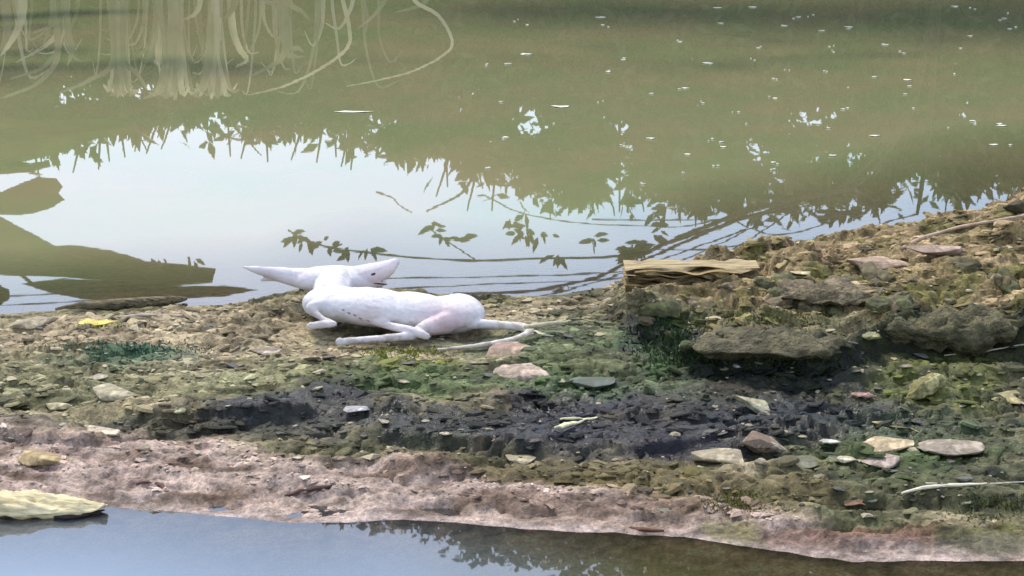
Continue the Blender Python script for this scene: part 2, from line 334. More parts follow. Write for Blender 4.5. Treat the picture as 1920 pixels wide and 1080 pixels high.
mc = N.new('ShaderNodeMix'); mc.data_type = 'RGBA'; L.new(my.outputs[0], mc.inputs[0]); mxx = N.new('ShaderNodeMapRange'); mxx.inputs[1].default_value = -.25; mxx.inputs[2].default_value = .25; L.new(sp.outputs[0], mxx.inputs[0]); mc2 = N.new('ShaderNodeMix'); mc2.data_type = 'RGBA'; L.new(mxx.outputs[0], mc2.inputs[0]); mc2.inputs[6].default_value = (*lin((106, 120, 132)), 1); mc2.inputs[7].default_value = (*lin((92, 92, 58)), 1); L.new(mc2.outputs[2], mc.inputs[6]); L.new(rp.outputs[0], mc.inputs[7])    # near pool blue-grey at left, olive at right; far pond olive
df = N.new('ShaderNodeBsdfDiffuse'); L.new(mc.outputs[2], df.inputs[0])
tp = N.new('ShaderNodeBsdfTransparent'); tp.inputs[0].default_value = (.92, .88, .78, 1)
m1 = N.new('ShaderNodeMixShader'); L.new(mr.outputs[0], m1.inputs[0]); L.new(tp.outputs[0], m1.inputs[1]); L.new(df.outputs[0], m1.inputs[2])
gl = N.new('ShaderNodeBsdfGlossy'); gl.inputs['Roughness'].default_value = .013; gl.inputs[0].default_value = (1, 1, 1, 1)
mp = N.new('ShaderNodeMapping'); mp.inputs['Scale'].default_value = (1.2, 3.2, 1); L.new(tc.outputs['Object'], mp.inputs[0])
n2 = N.new('ShaderNodeTexNoise'); n2.inputs['Scale'].default_value = 2.2; n2.inputs['Detail'].default_value = 3; L.new(mp.outputs[0], n2.inputs['Vector'])
bp = N.new('ShaderNodeBump'); bp.inputs['Strength'].default_value = .0045; bp.inputs['Distance'].default_value = .02; L.new(n2.outputs[0], bp.inputs['Height']); L.new(bp.outputs[0], gl.inputs['Normal'])
fr = N.new('ShaderNodeFresnel'); fr.inputs[0].default_value = 2.0
m2 = N.new('ShaderNodeMixShader'); L.new(fr.outputs[0], m2.inputs[0]); L.new(m1.outputs[0], m2.inputs[1]); L.new(gl.outputs[0], m2.inputs[2])
L.new(m2.outputs[0], N['Material Output'].inputs[0])
water = link('water', mesh_np('water', np.c_[gx.ravel(), gy.ravel(), np.zeros(gx.size)], WF, extra={'depth': dep}), m=wm); tag(water, kind='structure')

# ================================================================== FAR BANK PLANTS (seen mirrored in the pond)
M_hedge = [leaf_mat('shrub_leaf_a', (.072, .095, .034)), leaf_mat('shrub_leaf_b', (.085, .10, .03)), leaf_mat('shrub_leaf_c', (.060, .085, .03))]
M_tree = leaf_mat('tree_leaf', (.03, .055, .02)); M_bark = surf_mat('bark', (.10, .075, .05), .4, 30, .9, .6)
M_reed = leaf_mat('dry_reed', (.60, .54, .38), .2, .8); M_broad = leaf_mat('broad_leaf', (.075, .09, .028)); M_broad2 = leaf_mat('browned_broad_leaf', (.12, .09, .045))
M_green = leaf_mat('bright_broad_leaf', (.10, .15, .035)); M_twig = surf_mat('twig_bark', (.09, .07, .055), .3, 40, .85, .3); M_small = leaf_mat('small_leaf', (.06, .07, .04))
def leaves_mesh(name, P, size, elong=2.2, rise=.3):
    n = len(P); P = np.asarray(P); an = np.random.rand(n)*2*np.pi; el = np.random.randn(n)*.5+rise
    dv = np.stack([np.cos(an)*np.cos(el), np.sin(an)*np.cos(el), np.sin(el)], -1)
    rnd = np.random.randn(n, 3); sd_ = np.cross(dv, rnd); sd_ /= np.linalg.norm(sd_, axis=1)[:, None]+1e-9
    nn = np.cross(dv, sd_); s = size*(.6+.8*np.random.rand(n))[:, None]
    a0 = P; a1 = P+dv*s*.45+sd_*s/elong*.5+nn*s*.05; a2 = P+dv*s; a3 = P+dv*s*.45-sd_*s/elong*.5+nn*s*.05
    V = np.stack([a0, a1, a2, a3], 1).reshape(-1, 3); Fq = np.arange(4*n).reshape(-1, 4)
    return mesh_np(name, V, Fq, smooth=False)
canopy = [(-500, 330), (0, 292), (120, 282), (250, 235), (330, 222), (400, 232), (480, 246), (560, 240), (620, 238), (690, 272), (830, 292), (890, 335), (960, 358), (1060, 374), (1150, 372), (1250, 376), (1350, 384), (1450, 386), (1600, 374), (1750, 358), (1920, 338), (2500, 330)]
HY = 13.0
cz = np.array([(seen_in_water(u, v, HY).x, seen_in_water(u, v, HY).z) for u, v in canopy])          # x, z of the hedge top
def shrub(x0, x1, label, k):
    cx = (x0+x1)/2; root = empty('shrub', (cx, HY, height(np.array([cx]), np.array([HY]))[0])); tag(root, label, 'shrub', 'shrubs along the far bank')
    n = int(9000*(x1-x0)); x = np.random.uniform(x0-.12, x1+.12, n); top = np.interp(x, cz[:, 0], cz[:, 1])
    top = top + .10*noise2(x*4, x*0+k, 5) + .05*noise2(x*15, x*0+k, 6) - .03
    h = np.random.rand(n)**.75; z = .12+(top-.12)*h; y = HY+np.random.uniform(-.45, .5, n)*(1-.5*h)
    g = fbm(x, z, 5, 3, 20+k); keep = (g < .05+.3*(1-h)) | (h < .55); P = np.stack([x, y, z], -1)[keep]
    tips = int(90*(x1-x0)); tx = np.random.uniform(x0, x1, tips); tz = np.interp(tx, cz[:, 0], cz[:, 1]) - .03 + np.random.randn(tips)*.06
    P = np.r_[P, np.stack([tx, HY+np.random.uniform(-.2, .2, tips), tz], -1)]
    fo = link('foliage', leaves_mesh('foliage', P-np.array(root.location), .11, 2.4, .4), root, M_hedge[k % 3])
    for q in range(5):
        bx = random.uniform(x0, x1); t = np.interp(bx, cz[:, 0], cz[:, 1])
        tube('stem', smooth_pts([(bx-cx+random.uniform(-.2, .2), random.uniform(-.2, .2), -.05), (bx-cx, random.uniform(-.2, .2), t*.4), (bx-cx+random.uniform(-.15, .15), random.uniform(-.2, .2), t*.8)], 3), [.014, .013, .012, .011, .010, .008, .005], M_bark, root, 5)
edges = [-5.2, -3.3, -2.35, -1.5, -.55, .45, 1.4, 2.4, 3.5, 5.4]
who = ['leftmost of the row', 'behind the broad leaved plant', 'behind the left tuft of dry reeds', 'behind the tallest dry reeds', 'second to the right of the reeds', 'in the middle of the row', 'just left of the twiggy bush', 'behind the twiggy bush', 'rightmost of the row']
for k in range(9): shrub(edges[k], edges[k+1], 'leafy green shrub on the far bank, '+who[k], k)
# tall tree on the right of the far bank; its crown shows mirrored in the near water
def tree():
    bx, by = 5.2, 14.2; bz = float(height(np.array([bx]), np.array([by]))[0]); root = empty('broadleaf_tree', (bx, by, bz)); tag(root, 'tall dark green tree on the far bank, mirrored in the near water', 'tree')
    tr = smooth_pts([(0, 0, -.1), (-.15, 0, 1.2), (-.5, -.3, 2.4), (-.9, -.5, 3.6), (-1.2, -.6, 4.8)], 4)
    tube('trunk', tr, list(np.linspace(.17, .07, len(tr))), M_bark, root, 10)
    lob = [(-1.6, -1.2, 3.2, 1.5, .9, .8), (-2.9, -1.4, 3.0, 1.3, .8, .6), (-3.9, -1.5, 2.95, 1.2, .6, .5), (-.4, -.6, 4.0, 1.6, 1.2, 1.0), (-1.9, -.9, 4.1, 1.4, 1.0, .8), (.6, -.2, 3.2, 1.4, 1.0, .8), (-5.1, -1.5, 2.72, 1.0, .5, .42), (-6.0, -1.5, 2.55, .8, .45, .3)]
    for l in lob:
        e_ = Vector(l[:3]); s_ = Vector((-.3, -.15, 2.0)) if l[2] < 4.2 else Vector((-1.0, -.5, 3.7))
        tube('limb', smooth_pts([s_, s_.lerp(e_, .5)+Vector((0, 0, .1)), e_], 4), list(np.linspace(.06, .015, 9)), M_bark, root, 6)
    P = []
    for l in lob:
        n = int(9000*l[3]*l[5]+3000); q = np.random.randn(n, 3); q /= np.linalg.norm(q, axis=1)[:, None]; q *= (np.random.rand(n)**.4)[:, None]
        p = q*np.array(l[3:])+np.array(l[:3]); p = p[fbm(p[:, 0]+p[:, 1]*.7, p[:, 2], 2.2, 2, 9) < .28]; P.append(p)
    link('crown', leaves_mesh('crown', np.concatenate(P), .085, 2.0, -.2), root, M_tree)
tree()
# dry reeds
M_reeds = [M_reed, leaf_mat('old_reed', (.34, .30, .20), .3, .8), leaf_mat('grey_reed', (.22, .20, .14), .3, .8)]
def blade(name, pts, w, m, parent, origin):
    pts = smooth_pts(pts, 4); V = []; n = len(pts); F_ = []
    for i, p in enumerate(pts):
        t = (pts[min(i+1, n-1)]-pts[max(i-1, 0)]).normalized(); s = t.cross(Vector((0, 1, 0.25))); s = s.normalized() if s.length > 1e-4 else Vector((1, 0, 0))
        f = i/(n-1); ww = w*(1-f)**.6*(.55+.45*min(1, f*5)) + .0012
        V += [p-s*ww-Vector(origin), p+Vector((0, -ww*.4, 0))-Vector(origin), p+s*ww-Vector(origin)]
    for i in range(n-1):
        q = 3*i; F_ += [(q, q+1, q+4, q+3), (q+1, q+2, q+5, q+4)]
    me = bpy.data.meshes.new(name); me.from_pydata([tuple(v) for v in V], [], F_); me.update()
    for p in me.polygons: p.use_smooth = True
    return link(name, me, parent, m)
def reeds(label, u0, blades, Y0=12.1):
    o0 = seen_in_water(u0, -40, Y0); z0 = float(height(np.array([o0.x]), np.array([Y0]))[0]); org = Vector((o0.x, Y0, z0)); root = empty('dry_reed_clump', org); tag(root, label, 'reeds', 'dry reed clumps on the far bank')
    for w, pl in blades:
        yy = Y0+random.uniform(-.15, .15); P = [seen_in_water(u+random.uniform(-3, 3), v+random.uniform(-2, 2), yy+.03*i*random.uniform(-1, 1)) for i, (u, v) in enumerate(pl)]
        P = [Vector((P[0].x+random.uniform(-.03, .03), yy, z0-.03))] + P
        blade('blade', P, 1.35*w*px(Y0), random.choice(M_reeds), root, org)
def fan(u, v0, v1, n, spread, w):
    out = []
    for i in range(int(n*1.8)):
        s = random.uniform(-1, 1); tp_ = u+s*spread; out.append((w*random.uniform(.6, 1.3), [(u+s*6, v0), (u+s*spread*.25, v0+(v1-v0)*.5), (u+s*spread*.6, v1-12*abs(s)), (tp_, v1+random.uniform(-28, 6))]))
    return out
reeds('pale dry reed clump on the far bank, farthest left', 20, [(9, [(10, 0), (12, 50), (4, 95), (-20, 130)]), (8, [(40, 0), (35, 45), (20, 80), (0, 105)]), (6, [(122, 0), (118, 25), (100, 45), (60, 60)]), (6, [(122, 20), (112, 60), (85, 85), (30, 118)]), (6, [(116, 50), (108, 90), (80, 125), (20, 150)]), (5, [(110, 80), (95, 130), (60, 165), (0, 185)]), (5, [(125, 60), (135, 85), (133, 110), (125, 125)])])
reeds('pale dry reed clump on the far bank with splayed tips, left of the tall one', 225, fan(225, 30, 178, 9, 34, 7)+[(5, [(225, 100), (255, 140), (280, 172)]), (5, [(215, 110), (170, 150), (110, 175)])])
reeds('tallest pale dry reed clump on the far bank, thick and forked', 330, fan(330, 20, 180, 10, 60, 7)+fan(300, 30, 120, 6, 60, 5)+[(6, [(295, 0), (295, 40), (280, 90), (245, 115)]), (5, [(330, 100), (300, 150), (285, 175)])])
reeds('pale dry reed clump on the far bank with curled leaves, right of the tall one', 405, fan(405, 0, 178, 9, 45, 7)+[(6, [(440, 0), (430, 25), (412, 40)]), (6, [(435, 50), (450, 90), (462, 112), (440, 125)]), (5, [(375, 0), (365, 25), (340, 38)])])
reeds('slender dry reed on the far bank leaning left', 525, [(8, [(525, 0), (532, 50), (536, 90), (520, 118), (475, 142)]), (5, [(536, 80), (560, 90), (572, 100)]), (5, [(536, 90), (552, 104), (568, 108)]), (5, [(545, 5), (565, 20), (580, 36)]), (4, [(500, 0), (520, 8), (530, 14)])])
reeds('dry reed on the far bank with two long arching blades', 650, [(3.2, [(640, 0), (655, 50), (648, 90), (600, 130), (530, 165), (460, 180)]), (2.8, [(780, 0), (820, 30), (846, 75), (830, 105), (760, 138), (650, 160)]), (4, [(680, 0), (690, 30), (684, 60)]), (4, [(720, 0), (700, 30), (670, 55)]), (4, [(800, 0), (770, 15), (740, 25)])])
def wild(u0, u1, n):
    out = []
    for i in range(n):
        u = random.uniform(u0, u1); sd = random.choice((-1, 1)); v1 = random.uniform(50, 175); r_ = random.uniform(15, 75)
        out.append((random.uniform(1.2, 3.6), [(u, 0), (u+sd*r_*.1, v1*.55), (u+sd*r_*.45, v1), (u+sd*r_, v1+random.uniform(-30, 5))]))
    return out
reeds('loose dry grass on the far bank among the left reed clumps', 150, wild(0, 300, 20), 12.3)
reeds('loose dry grass on the far bank around the tallest reed clump', 380, wild(260, 520, 20), 12.35)
reeds('loose dry grass on the far bank near the arching blades', 600, wild(500, 720, 12), 12.3)
# broad leaved plant, leaves arching out over the pond from the left
def flat_leaf(name, outline, y, m, parent, org, curl=.05):
    c = [sum(p[0] for p in outline)/len(outline), sum(p[1] for p in outline)/len(outline)]
    bm = bmesh.new(); ring = []
    n = len(outline); rings = []
    for f in (1, .66, .33):
        rr = []
        for i, (u, v) in enumerate(outline):
            q = seen_in_water(c[0]+(u-c[0])*f, c[1]+(v-c[1])*f, y+curl*(1-f)*2+.15*(u-c[0])/200)
            rr.append(bm.verts.new(q-org))
        rings.append(rr)
    ce = bm.verts.new(seen_in_water(c[0], c[1], y+curl*2)-org)
    for a_, b_ in ((0, 1), (1, 2)):
        for i in range(n): bm.faces.new((rings[a_][i], rings[a_][(i+1) % n], rings[b_][(i+1) % n], rings[b_][i]))
    for i in range(n): bm.faces.new((rings[2][i], rings[2][(i+1) % n], ce))
    bmesh.ops.solidify(bm, geom=bm.faces[:], thickness=.002)
    me = bpy.data.meshes.new(name); bm.to_mesh(me); bm.free(); return link(name, me, parent, m)
bo = Vector((-3.6, 11.6, .15)); bp_ = empty('broad_leaf_plant', bo); tag(bp_, 'broad leaved plant on the left far bank arching over the pond', 'plant')
LV = [([(-160, 350), (-60, 345), (0, 362), (35, 345), (70, 332), (105, 334), (118, 350), (110, 362), (122, 374), (100, 388), (62, 400), (40, 404), (0, 403), (-100, 395)], 9.6, M_broad),
      ([(-200, 400), (-80, 398), (0, 406), (32, 426), (50, 446), (88, 458), (92, 462), (132, 459), (205, 468), (262, 486), (300, 500), (345, 513), (405, 503), (398, 530), (330, 536), (220, 528), (120, 520), (0, 516), (-150, 500)], 9.4, M_broad),
      ([(40, 532), (120, 522), (230, 528), (330, 536), (420, 535), (485, 543), (420, 556), (330, 562), (240, 566), (150, 560), (90, 548)], 9.3, M_broad2),
      ([(-300, 200), (-100, 215), (60, 225), (200, 222), (262, 236), (235, 252), (150, 266), (120, 284), (60, 300), (0, 312), (-150, 330), (-300, 320)], 10.6, M_green),
      ([(-40, 300), (20, 298), (60, 308), (92, 300), (95, 312), (60, 322), (20, 326), (-40, 330)], 10.3, M_green),
      ([(-150, 470), (-60, 500), (0, 535), (18, 545), (18, 560), (0, 572), (-120, 565)], 9.1, M_broad)]
for i, (ol, yy, mm) in enumerate(LV):
    flat_leaf('leaf', ol, yy, mm, bp_, bo)
    pt = seen_in_water(ol[-1][0]-20, (ol[0][1]+ol[-1][1])/2, yy)-bo
    tube('stalk', smooth_pts([(0, 0, -.05), (pt.x*.3, pt.y*.2, pt.z*.8+.2), pt], 5), list(np.linspace(.022, .008, 11)), M_broad, bp_, 6)
# twiggy bush leaning over the pond from the right
to = Vector((2.5, 12.0, .12)); tb = empty('twiggy_bush', to); tag(tb, 'sparse twiggy bush on the right far bank leaning out over the pond', 'bush')
TW = [(4.5, [(1560, 360), (1430, 398), (1300, 440), (1180, 478), (1000, 485), (850, 488), (700, 475), (600, 460), (540, 432)], 9.5),
      (2.0, [(1500, 380), (1300, 480), (1180, 508), (1000, 517), (720, 523)], 9.4), (1.8, [(1480, 400), (1320, 495), (1140, 523), (900, 534), (740, 541)], 9.3),
      (7, [(1600, 352), (1440, 385), (1300, 434), (1180, 490), (1120, 520), (1000, 545), (850, 553)], 9.45), (2.2, [(1400, 430), (1260, 480), (1160, 515), (1080, 540), (980, 562)], 9.3),
      (2.0, [(1500, 375), (1300, 421), (1200, 424), (1080, 418), (980, 400), (905, 365)], 9.9), (1.6, [(1640, 360), (1560, 375), (1400, 408), (1250, 412), (1110, 411)], 9.9),
      (4.5, [(885, 335), (865, 362), (835, 380), (800, 396)], 10.4), (2.4, [(705, 360), (735, 370), (752, 388), (772, 398)], 10.4), (1.8, [(800, 425), (850, 460), (890, 486)], 9.6),
      (1.8, [(1650, 380), (1560, 415), (1500, 435), (1440, 440), (1380, 415)], 9.7), (2.2, [(1720, 400), (1560, 445), (1440, 455), (1320, 468), (1180, 466)], 9.2), (6.5, [(1500, 390), (1390, 410), (1260, 465), (1180, 500)], 9.6),
      (1.2, [(400, 541), (280, 544), (150, 549), (0, 556)], 9.3), (1.2, [(400, 556), (200, 562), (100, 568), (0, 573)], 9.2),
      (4, [(1555, 330), (1555, 380), (1560, 415)], 10), (3, [(1350, 370), (1320, 385), (1290, 410)], 10), (3.5, [(1065, 365), (1067, 385), (1066, 404)], 11), (3, [(1140, 370), (1150, 390), (1152, 405)], 11), (3, [(1790, 340), (1775, 380), (1772, 410)], 10.5), (2.4, [(1820, 345), (1860, 370), (1900, 395)], 10.5), (2.6, [(1600, 350), (1640, 380), (1610, 410)], 10),
      (4, [(645, 235), (647, 275), (640, 312)], 11.5), (4, [(470, 238), (455, 262), (420, 255)], 11.5), (3.4, [(250, 225), (262, 255), (275, 282)], 11.5), (3.4, [(320, 225), (312, 255), (302, 280)], 11.5), (3, [(440, 240), (465, 265), (490, 292)], 11.5)]
for w, pl, yy in TW:
    P = smooth_pts([seen_in_water(u, v, yy+.02*i) for i, (u, v) in enumerate(pl)], 4); n = len(P)
    rr = [max(w*px(yy)*.75*(1-.5*i/(n-1)), .0035) for i in range(n)]
    tube('twig', [p-to for p in P], rr, M_twig, tb, 5)
st = [seen_in_water(1560, 360, 9.5), seen_in_water(1600, 352, 9.45), seen_in_water(1720, 400, 9.2)]
for p in st:
    e_ = p-to; tube('main_stem', smooth_pts([(0, 0, -.05), (e_.x*.3, e_.y*.3, e_.z*.9), (e_.x*.75, e_.y*.75, e_.z*1.05), e_], 5), list(np.linspace(.02, .007, 16)), M_twig, tb, 6)
lm = bpy.data.meshes.new('leaf'); lm.from_pydata([(0, 0, 0), (.012, .004, .03), (0, 0, .085), (-.012, .004, .03), (.009, .003, .06), (-.009, .003, .06)], [], [(0, 1, 4, 3), (3, 4, 5, 3), (5, 4, 2)] if False else [(0, 1, 3), (1, 4, 5, 3), (4, 2, 5)]); lm.update(); lm.materials.append(M_small)
LC = [(552, 437, 6, 9.5), (575, 450, 4, 9.5), (606, 458, 5, 9.5), (650, 464, 5, 9.5), (692, 468, 4, 9.5), (812, 424, 7, 9.6), (826, 443, 5, 9.6), (872, 450, 4, 9.6), (965, 418, 8, 9.9), (975, 430, 10, 9.9), (1000, 440, 6, 9.9), (1025, 437, 3, 9.9), (1115, 447, 6, 9.5), (1050, 476, 4, 9.5), (1180, 468, 20, 9.4), (1195, 460, 16, 9.4), (1185, 480, 10, 9.4), (1300, 382, 12, 10), (1240, 390, 8, 10.2), (1420, 410, 8, 9.8), (1590, 395, 10, 10), (1232, 440, 4, 9.6), (1310, 392, 8, 10), (1290, 375, 6, 10), (1560, 400, 8, 10), (1070, 548, 5, 9.3), (1240, 412, 5, 9.9), (360, 492, 6, 9.4), (300, 487, 4, 9.4)]
for u, v, n, yy in LC:
    for k in range(n):
        o = link('leaf', lm, tb); o.location = seen_in_water(u+random.gauss(0, 7), v+random.gauss(0, 5), yy)-to; o.rotation_euler = (random.gauss(0, .5), random.uniform(-1.6, 1.6), random.gauss(0, .6)); s = random.uniform(.6, 1.1); o.scale = (s*1.2, s, s)

# ================================================================== THE DOG
def dog():
    o0 = on_bank(745, 628); org = Vector(o0)
    parts = []
    def ell(u, v, y, ru, rv, ry, rot=0): parts.append(('e', at_y(u, v, y), (ru*px(y), ry, rv*px(y)), rot))
    def limb(*pts):
        P = [at_y(u, v, y) for u, v, y, r in pts]; R_ = [r*px(y) for u, v, y, r in pts]
        for i in range(len(P)-1):
            n = max(2, int((P[i+1]-P[i]).length/(.35*min(R_[i], R_[i+1])+1e-5)))
            for k in range(n+1):
                f = k/n; r = R_[i]*(1-f)+R_[i+1]*f; parts.append(('s', P[i].lerp(P[i+1], f), (r, r, r), 0))
    Y0 = 4.74
    # trunk: chest, ribs, belly, loin, rump
    ell(640, 570, Y0+.02, 72, 32, .07, .10); ell(700, 576, Y0, 98, 35, .075, .10); ell(775, 585, Y0+.0, 92, 36, .072, .08); ell(845, 590, Y0+.01, 66, 35, .07, 0); ell(806, 600, Y0-.02, 62, 26, .055, .1); ell(608, 568, Y0+.03, 42, 28, .055, 0)
    # rump bulge and tail root
    ell(866, 584, Y0+.03, 45, 32, .065, .25); limb((820, 602, Y0-.04, 20), (870, 606, Y0-.03, 14), (900, 608, Y0-.03, 9))
    # neck and head thrown back beyond the shoulder
    limb((620, 562, Y0+.06, 38), (624, 545, Y0+.12, 39), (632, 531, Y0+.18, 33))
    ell(632, 525, Y0+.2, 90, 27, .05, .02); limb((665, 522, Y0+.2, 24), (702, 514, Y0+.19, 22), (728, 502, Y0+.18, 15), (741, 492, Y0+.18, 8))
    limb((690, 526, Y0+.19, 15), (712, 529, Y0+.18, 9), (722, 531, Y0+.18, 4))
    limb((605, 524, Y0+.2, 24), (560, 521, Y0+.2, 19), (520, 514, Y0+.2, 14), (490, 508, Y0+.2, 9), (455, 500, Y0+.2, 2.2))
    limb((560, 522, Y0+.2, 10), (515, 522, Y0+.2, 6), (490, 525, Y0+.2, 3))
    # front legs folded under the chest
    limb((606, 576, Y0-.02, 22), (586, 577, Y0-.045, 13), (592, 588, Y0-.065, 7), (606, 598, Y0-.085, 5.5), (626, 607, Y0-.1, 6), (600, 609, Y0-.104, 8), (590, 610, Y0-.107, 7))
    limb((700, 600, Y0-.06, 10), (735, 612, Y0-.085, 8), (770, 620, Y0-.105, 9), (792, 627, Y0-.115, 9), (797, 630, Y0-.118, 6))
    # hind leg along the ground, foot pointing left
    limb((835, 604, Y0-.04, 24), (790, 618, Y0-.09, 13), (770, 630, Y0-.11, 8.5), (720, 634, Y0-.13, 7), (670, 638, Y0-.14, 6.5), (648, 640, Y0-.145, 7.5), (640, 641, Y0-.147, 5))
    for du, dv in ((-4, -4), (-7, 0), (-5, 4), (-1, 5)): ell(641+du, 640+dv, Y0-.148, 6, 3.2, .006)
    for du, dv in ((-3, -3), (-6, 1), (-3, 4)): ell(586+du, 610+dv, Y0-.107, 6, 3.4, .006)
    for du, dv in ((3, -3), (5, 1), (2, 4)): ell(797+du, 630+dv, Y0-.12, 6, 3.4, .006)
    # tail
    tl = smooth_pts([at_y(895, 607, Y0-.03), at_y(940, 610, Y0-.04), at_y(978, 613, Y0-.05), at_y(993, 622, Y0-.08), at_y(975, 634, Y0-.11), at_y(925, 644, Y0-.14), at_y(870, 651, Y0-.16), at_y(820, 655, Y0-.17)], 8)
    rr = np.interp(np.linspace(0, 1, len(tl)), [0, .2, .45, .7, 1], [10, 8.5, 9, 6, 2.5])*px(4.7)
    for i in range(len(tl)-1):
        for f in (0, .33, .66): parts.append(('s', tl[i].lerp(tl[i+1], f), (rr[i],)*3, 0))
    bm = bmesh.new()
    for kd, c, r, rot in parts:
        Mx = Matrix.Translation(c-org) @ Matrix.Rotation(rot, 4, 'Y') @ Matrix.Diagonal((*r, 1))
        bmesh.ops.create_icosphere(bm, subdivisions=3 if kd == 'e' else 2, radius=1, matrix=Mx)
    me = bpy.data.meshes.new('dog_raw'); bm.to_mesh(me); bm.free()
    tmp = bpy.data.objects.new('dog_raw', me); COL.objects.link(tmp)
    r_ = tmp.modifiers.new('r', 'REMESH'); r_.mode = 'VOXEL'; r_.voxel_size = .0026
    s_ = tmp.modifiers.new('s', 'SMOOTH'); s_.iterations = 7; s_.factor = .5
    dg = bpy.context.evaluated_depsgraph_get(); out = bpy.data.meshes.new_from_object(tmp.evaluated_get(dg)); bpy.data.objects.remove(tmp); out.name = 'body'
    n = len(out.vertices); co = np.zeros(n*3, dtype=np.float32); out.vertices.foreach_get('co', co); co = co.reshape(-1, 3)
    nr = np.zeros(n*3, dtype=np.float32); out.vertices.foreach_get('normal', nr); nr = nr.reshape(-1, 3)
    co += nr*(.0016*fbm(co[:, 0]+co[:, 1], co[:, 2]*1.5, 30, 3, 3))[:, None]; out.vertices.foreach_set('co', co.ravel())
    c = np.zeros((n, 3))+np.array((.67, .652, .64))
    def tint(u, v, y, r, col, w):
        p = np.array(at_y(u, v, y)-org); k = w*np.exp(-(((co-p)/(r*px(y)))**2).sum(1)); c[:] = c*(1-k[:, None])+np.array(col)*k[:, None]
    for a_ in ((835, 612, Y0-.07, 48, (.66, .46, .48), .85), (735, 500, Y0+.17, 36, (.70, .58, .60), .55), (700, 525, Y0+.17, 26, (.68, .52, .54), .5), (500, 518, Y0+.18, 26, (.5, .42, .44), .7), (560, 522, Y0+.17, 30, (.78, .66, .68), .4), (590, 585, Y0-.08, 22, (.34, .29, .28), .8), (600, 610, Y0-.1, 18, (.5, .44, .38), .6), (690, 600, Y0-.1, 36, (.60, .48, .47), .7), (720, 635, Y0-.13, 60, (.80, .70, .68), .4), (985, 625, Y0-.08, 60, (.66, .58, .46), .8), (880, 648, Y0-.16, 60, (.62, .54, .40), .8), (850, 625, Y0-.08, 22, (.45, .36, .36), .5)): tint(*a_)  # skin tints; the dark one at the foreleg fold paints its shaded recess
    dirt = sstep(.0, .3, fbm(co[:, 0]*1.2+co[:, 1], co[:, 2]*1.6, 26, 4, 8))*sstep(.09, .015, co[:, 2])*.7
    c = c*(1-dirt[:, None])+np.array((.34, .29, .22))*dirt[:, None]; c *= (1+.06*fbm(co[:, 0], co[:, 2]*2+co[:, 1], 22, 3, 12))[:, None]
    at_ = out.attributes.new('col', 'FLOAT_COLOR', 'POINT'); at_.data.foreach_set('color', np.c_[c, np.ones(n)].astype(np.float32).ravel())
    for p in out.polygons: p.use_smooth = True
    m = vcol_mat('white_coat', rough=.65, bump=.12, bscale=260, speck=.05); bb = m.node_tree.nodes['Principled BSDF']
    bb.inputs['Subsurface Weight'].default_value = .15; bb.inputs['Subsurface Radius'].default_value = (.012, .006, .005); bb.inputs['Subsurface Scale'].default_value = .3
    root = empty('dog', org); tag(root, 'white short-haired dog lying limp on its side on the mud bank, head bent back', 'dog')
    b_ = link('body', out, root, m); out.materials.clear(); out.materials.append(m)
    # short coat: hairs lying back along the body
    tri = np.random.randint(0, n, 26000); P = co[tri]; Nn = nr[tri]; Cc = c[tri]
    lay = np.stack([np.full(len(P), 1.), .3*noise2(P[:, 0]*40, P[:, 2]*60, 2), -.45+.6*noise2(P[:, 0]*30, P[:, 2]*45, 4)], -1)+.25*np.random.randn(len(P), 3); lay -= Nn*(lay*Nn).sum(1)[:, None]; lay /= np.linalg.norm(lay, axis=1)[:, None]+1e-6
    ln = np.random.uniform(.003, .0075, len(P))[:, None]; sdv = np.cross(lay, Nn)*.00055; tip = P+lay*ln+Nn*ln*np.random.uniform(.05, .22, len(P))[:, None]
    Vh = np.stack([P-sdv, P+sdv, tip], 1).reshape(-1, 3); hair = mesh_np('coat', Vh, np.arange(len(Vh)).reshape(-1, 3), np.repeat(np.clip(Cc*np.random.uniform(.95, 1.06, len(P))[:, None], 0, .85), 3, axis=0))
    mh_ = vcol_mat('coat_hair', 1, 0, 100, .03); mh_.node_tree.nodes['Principled BSDF'].inputs['Specular IOR Level'].default_value = 0; ho = link('coat', hair, root, mh_)
    dk = surf_mat('dark_skin', (.06, .04, .04), .2, 100, .4, .1); pk = surf_mat('pink_skin', (.35, .22, .22), .2, 200, .5, .1)
    def bead(name, u, v, y, ru, rv, ry, mm, rot=0):
        bm = bmesh.new(); bmesh.ops.create_icosphere(bm, subdivisions=2, radius=1, matrix=Matrix.Translation(at_y(u, v, y)-org) @ Matrix.Rotation(rot, 4, 'Y') @ Matrix.Diagonal((ru*px(y), ry, rv*px(y), 1)))
        me = bpy.data.meshes.new(name); bm.to_mesh(me); bm.free()
        for p in me.polygons: p.use_smooth = True
        return link(name, me, root, mm)
    from mathutils.bvhtree import BVHTree
    bv = BVHTree.FromPolygons([Vector(q) for q in co], [tuple(p.vertices) for p in out.polygons])
    def front(u, v):
        dd = Vector(ray(u, v)).normalized(); h_ = bv.ray_cast(Vector((0, 0, CAM_H))-org, dd)
        return (h_[0]+org).y if h_[0] else None
    for name, u, v, ru, rv, ry, mm, rot in (('eye', 700, 514, 5, 2.4, .003, dk, -.3), ('mouth', 712, 532, 15, 1.6, .003, dk, .12), ('nostril', 716, 527, 3, 1.4, .002, pk, 0)):
        y = front(u, v)
        if y: bead(name, u, v, y, ru, rv, ry, mm, rot)
    for u, v in ((644, 581), (655, 587), (666, 591), (676, 597), (690, 601)):
        y = front(u, v)
        if y: bead('teat', u, v, y, 4, 1.8, .002, pk, .4)
dog()

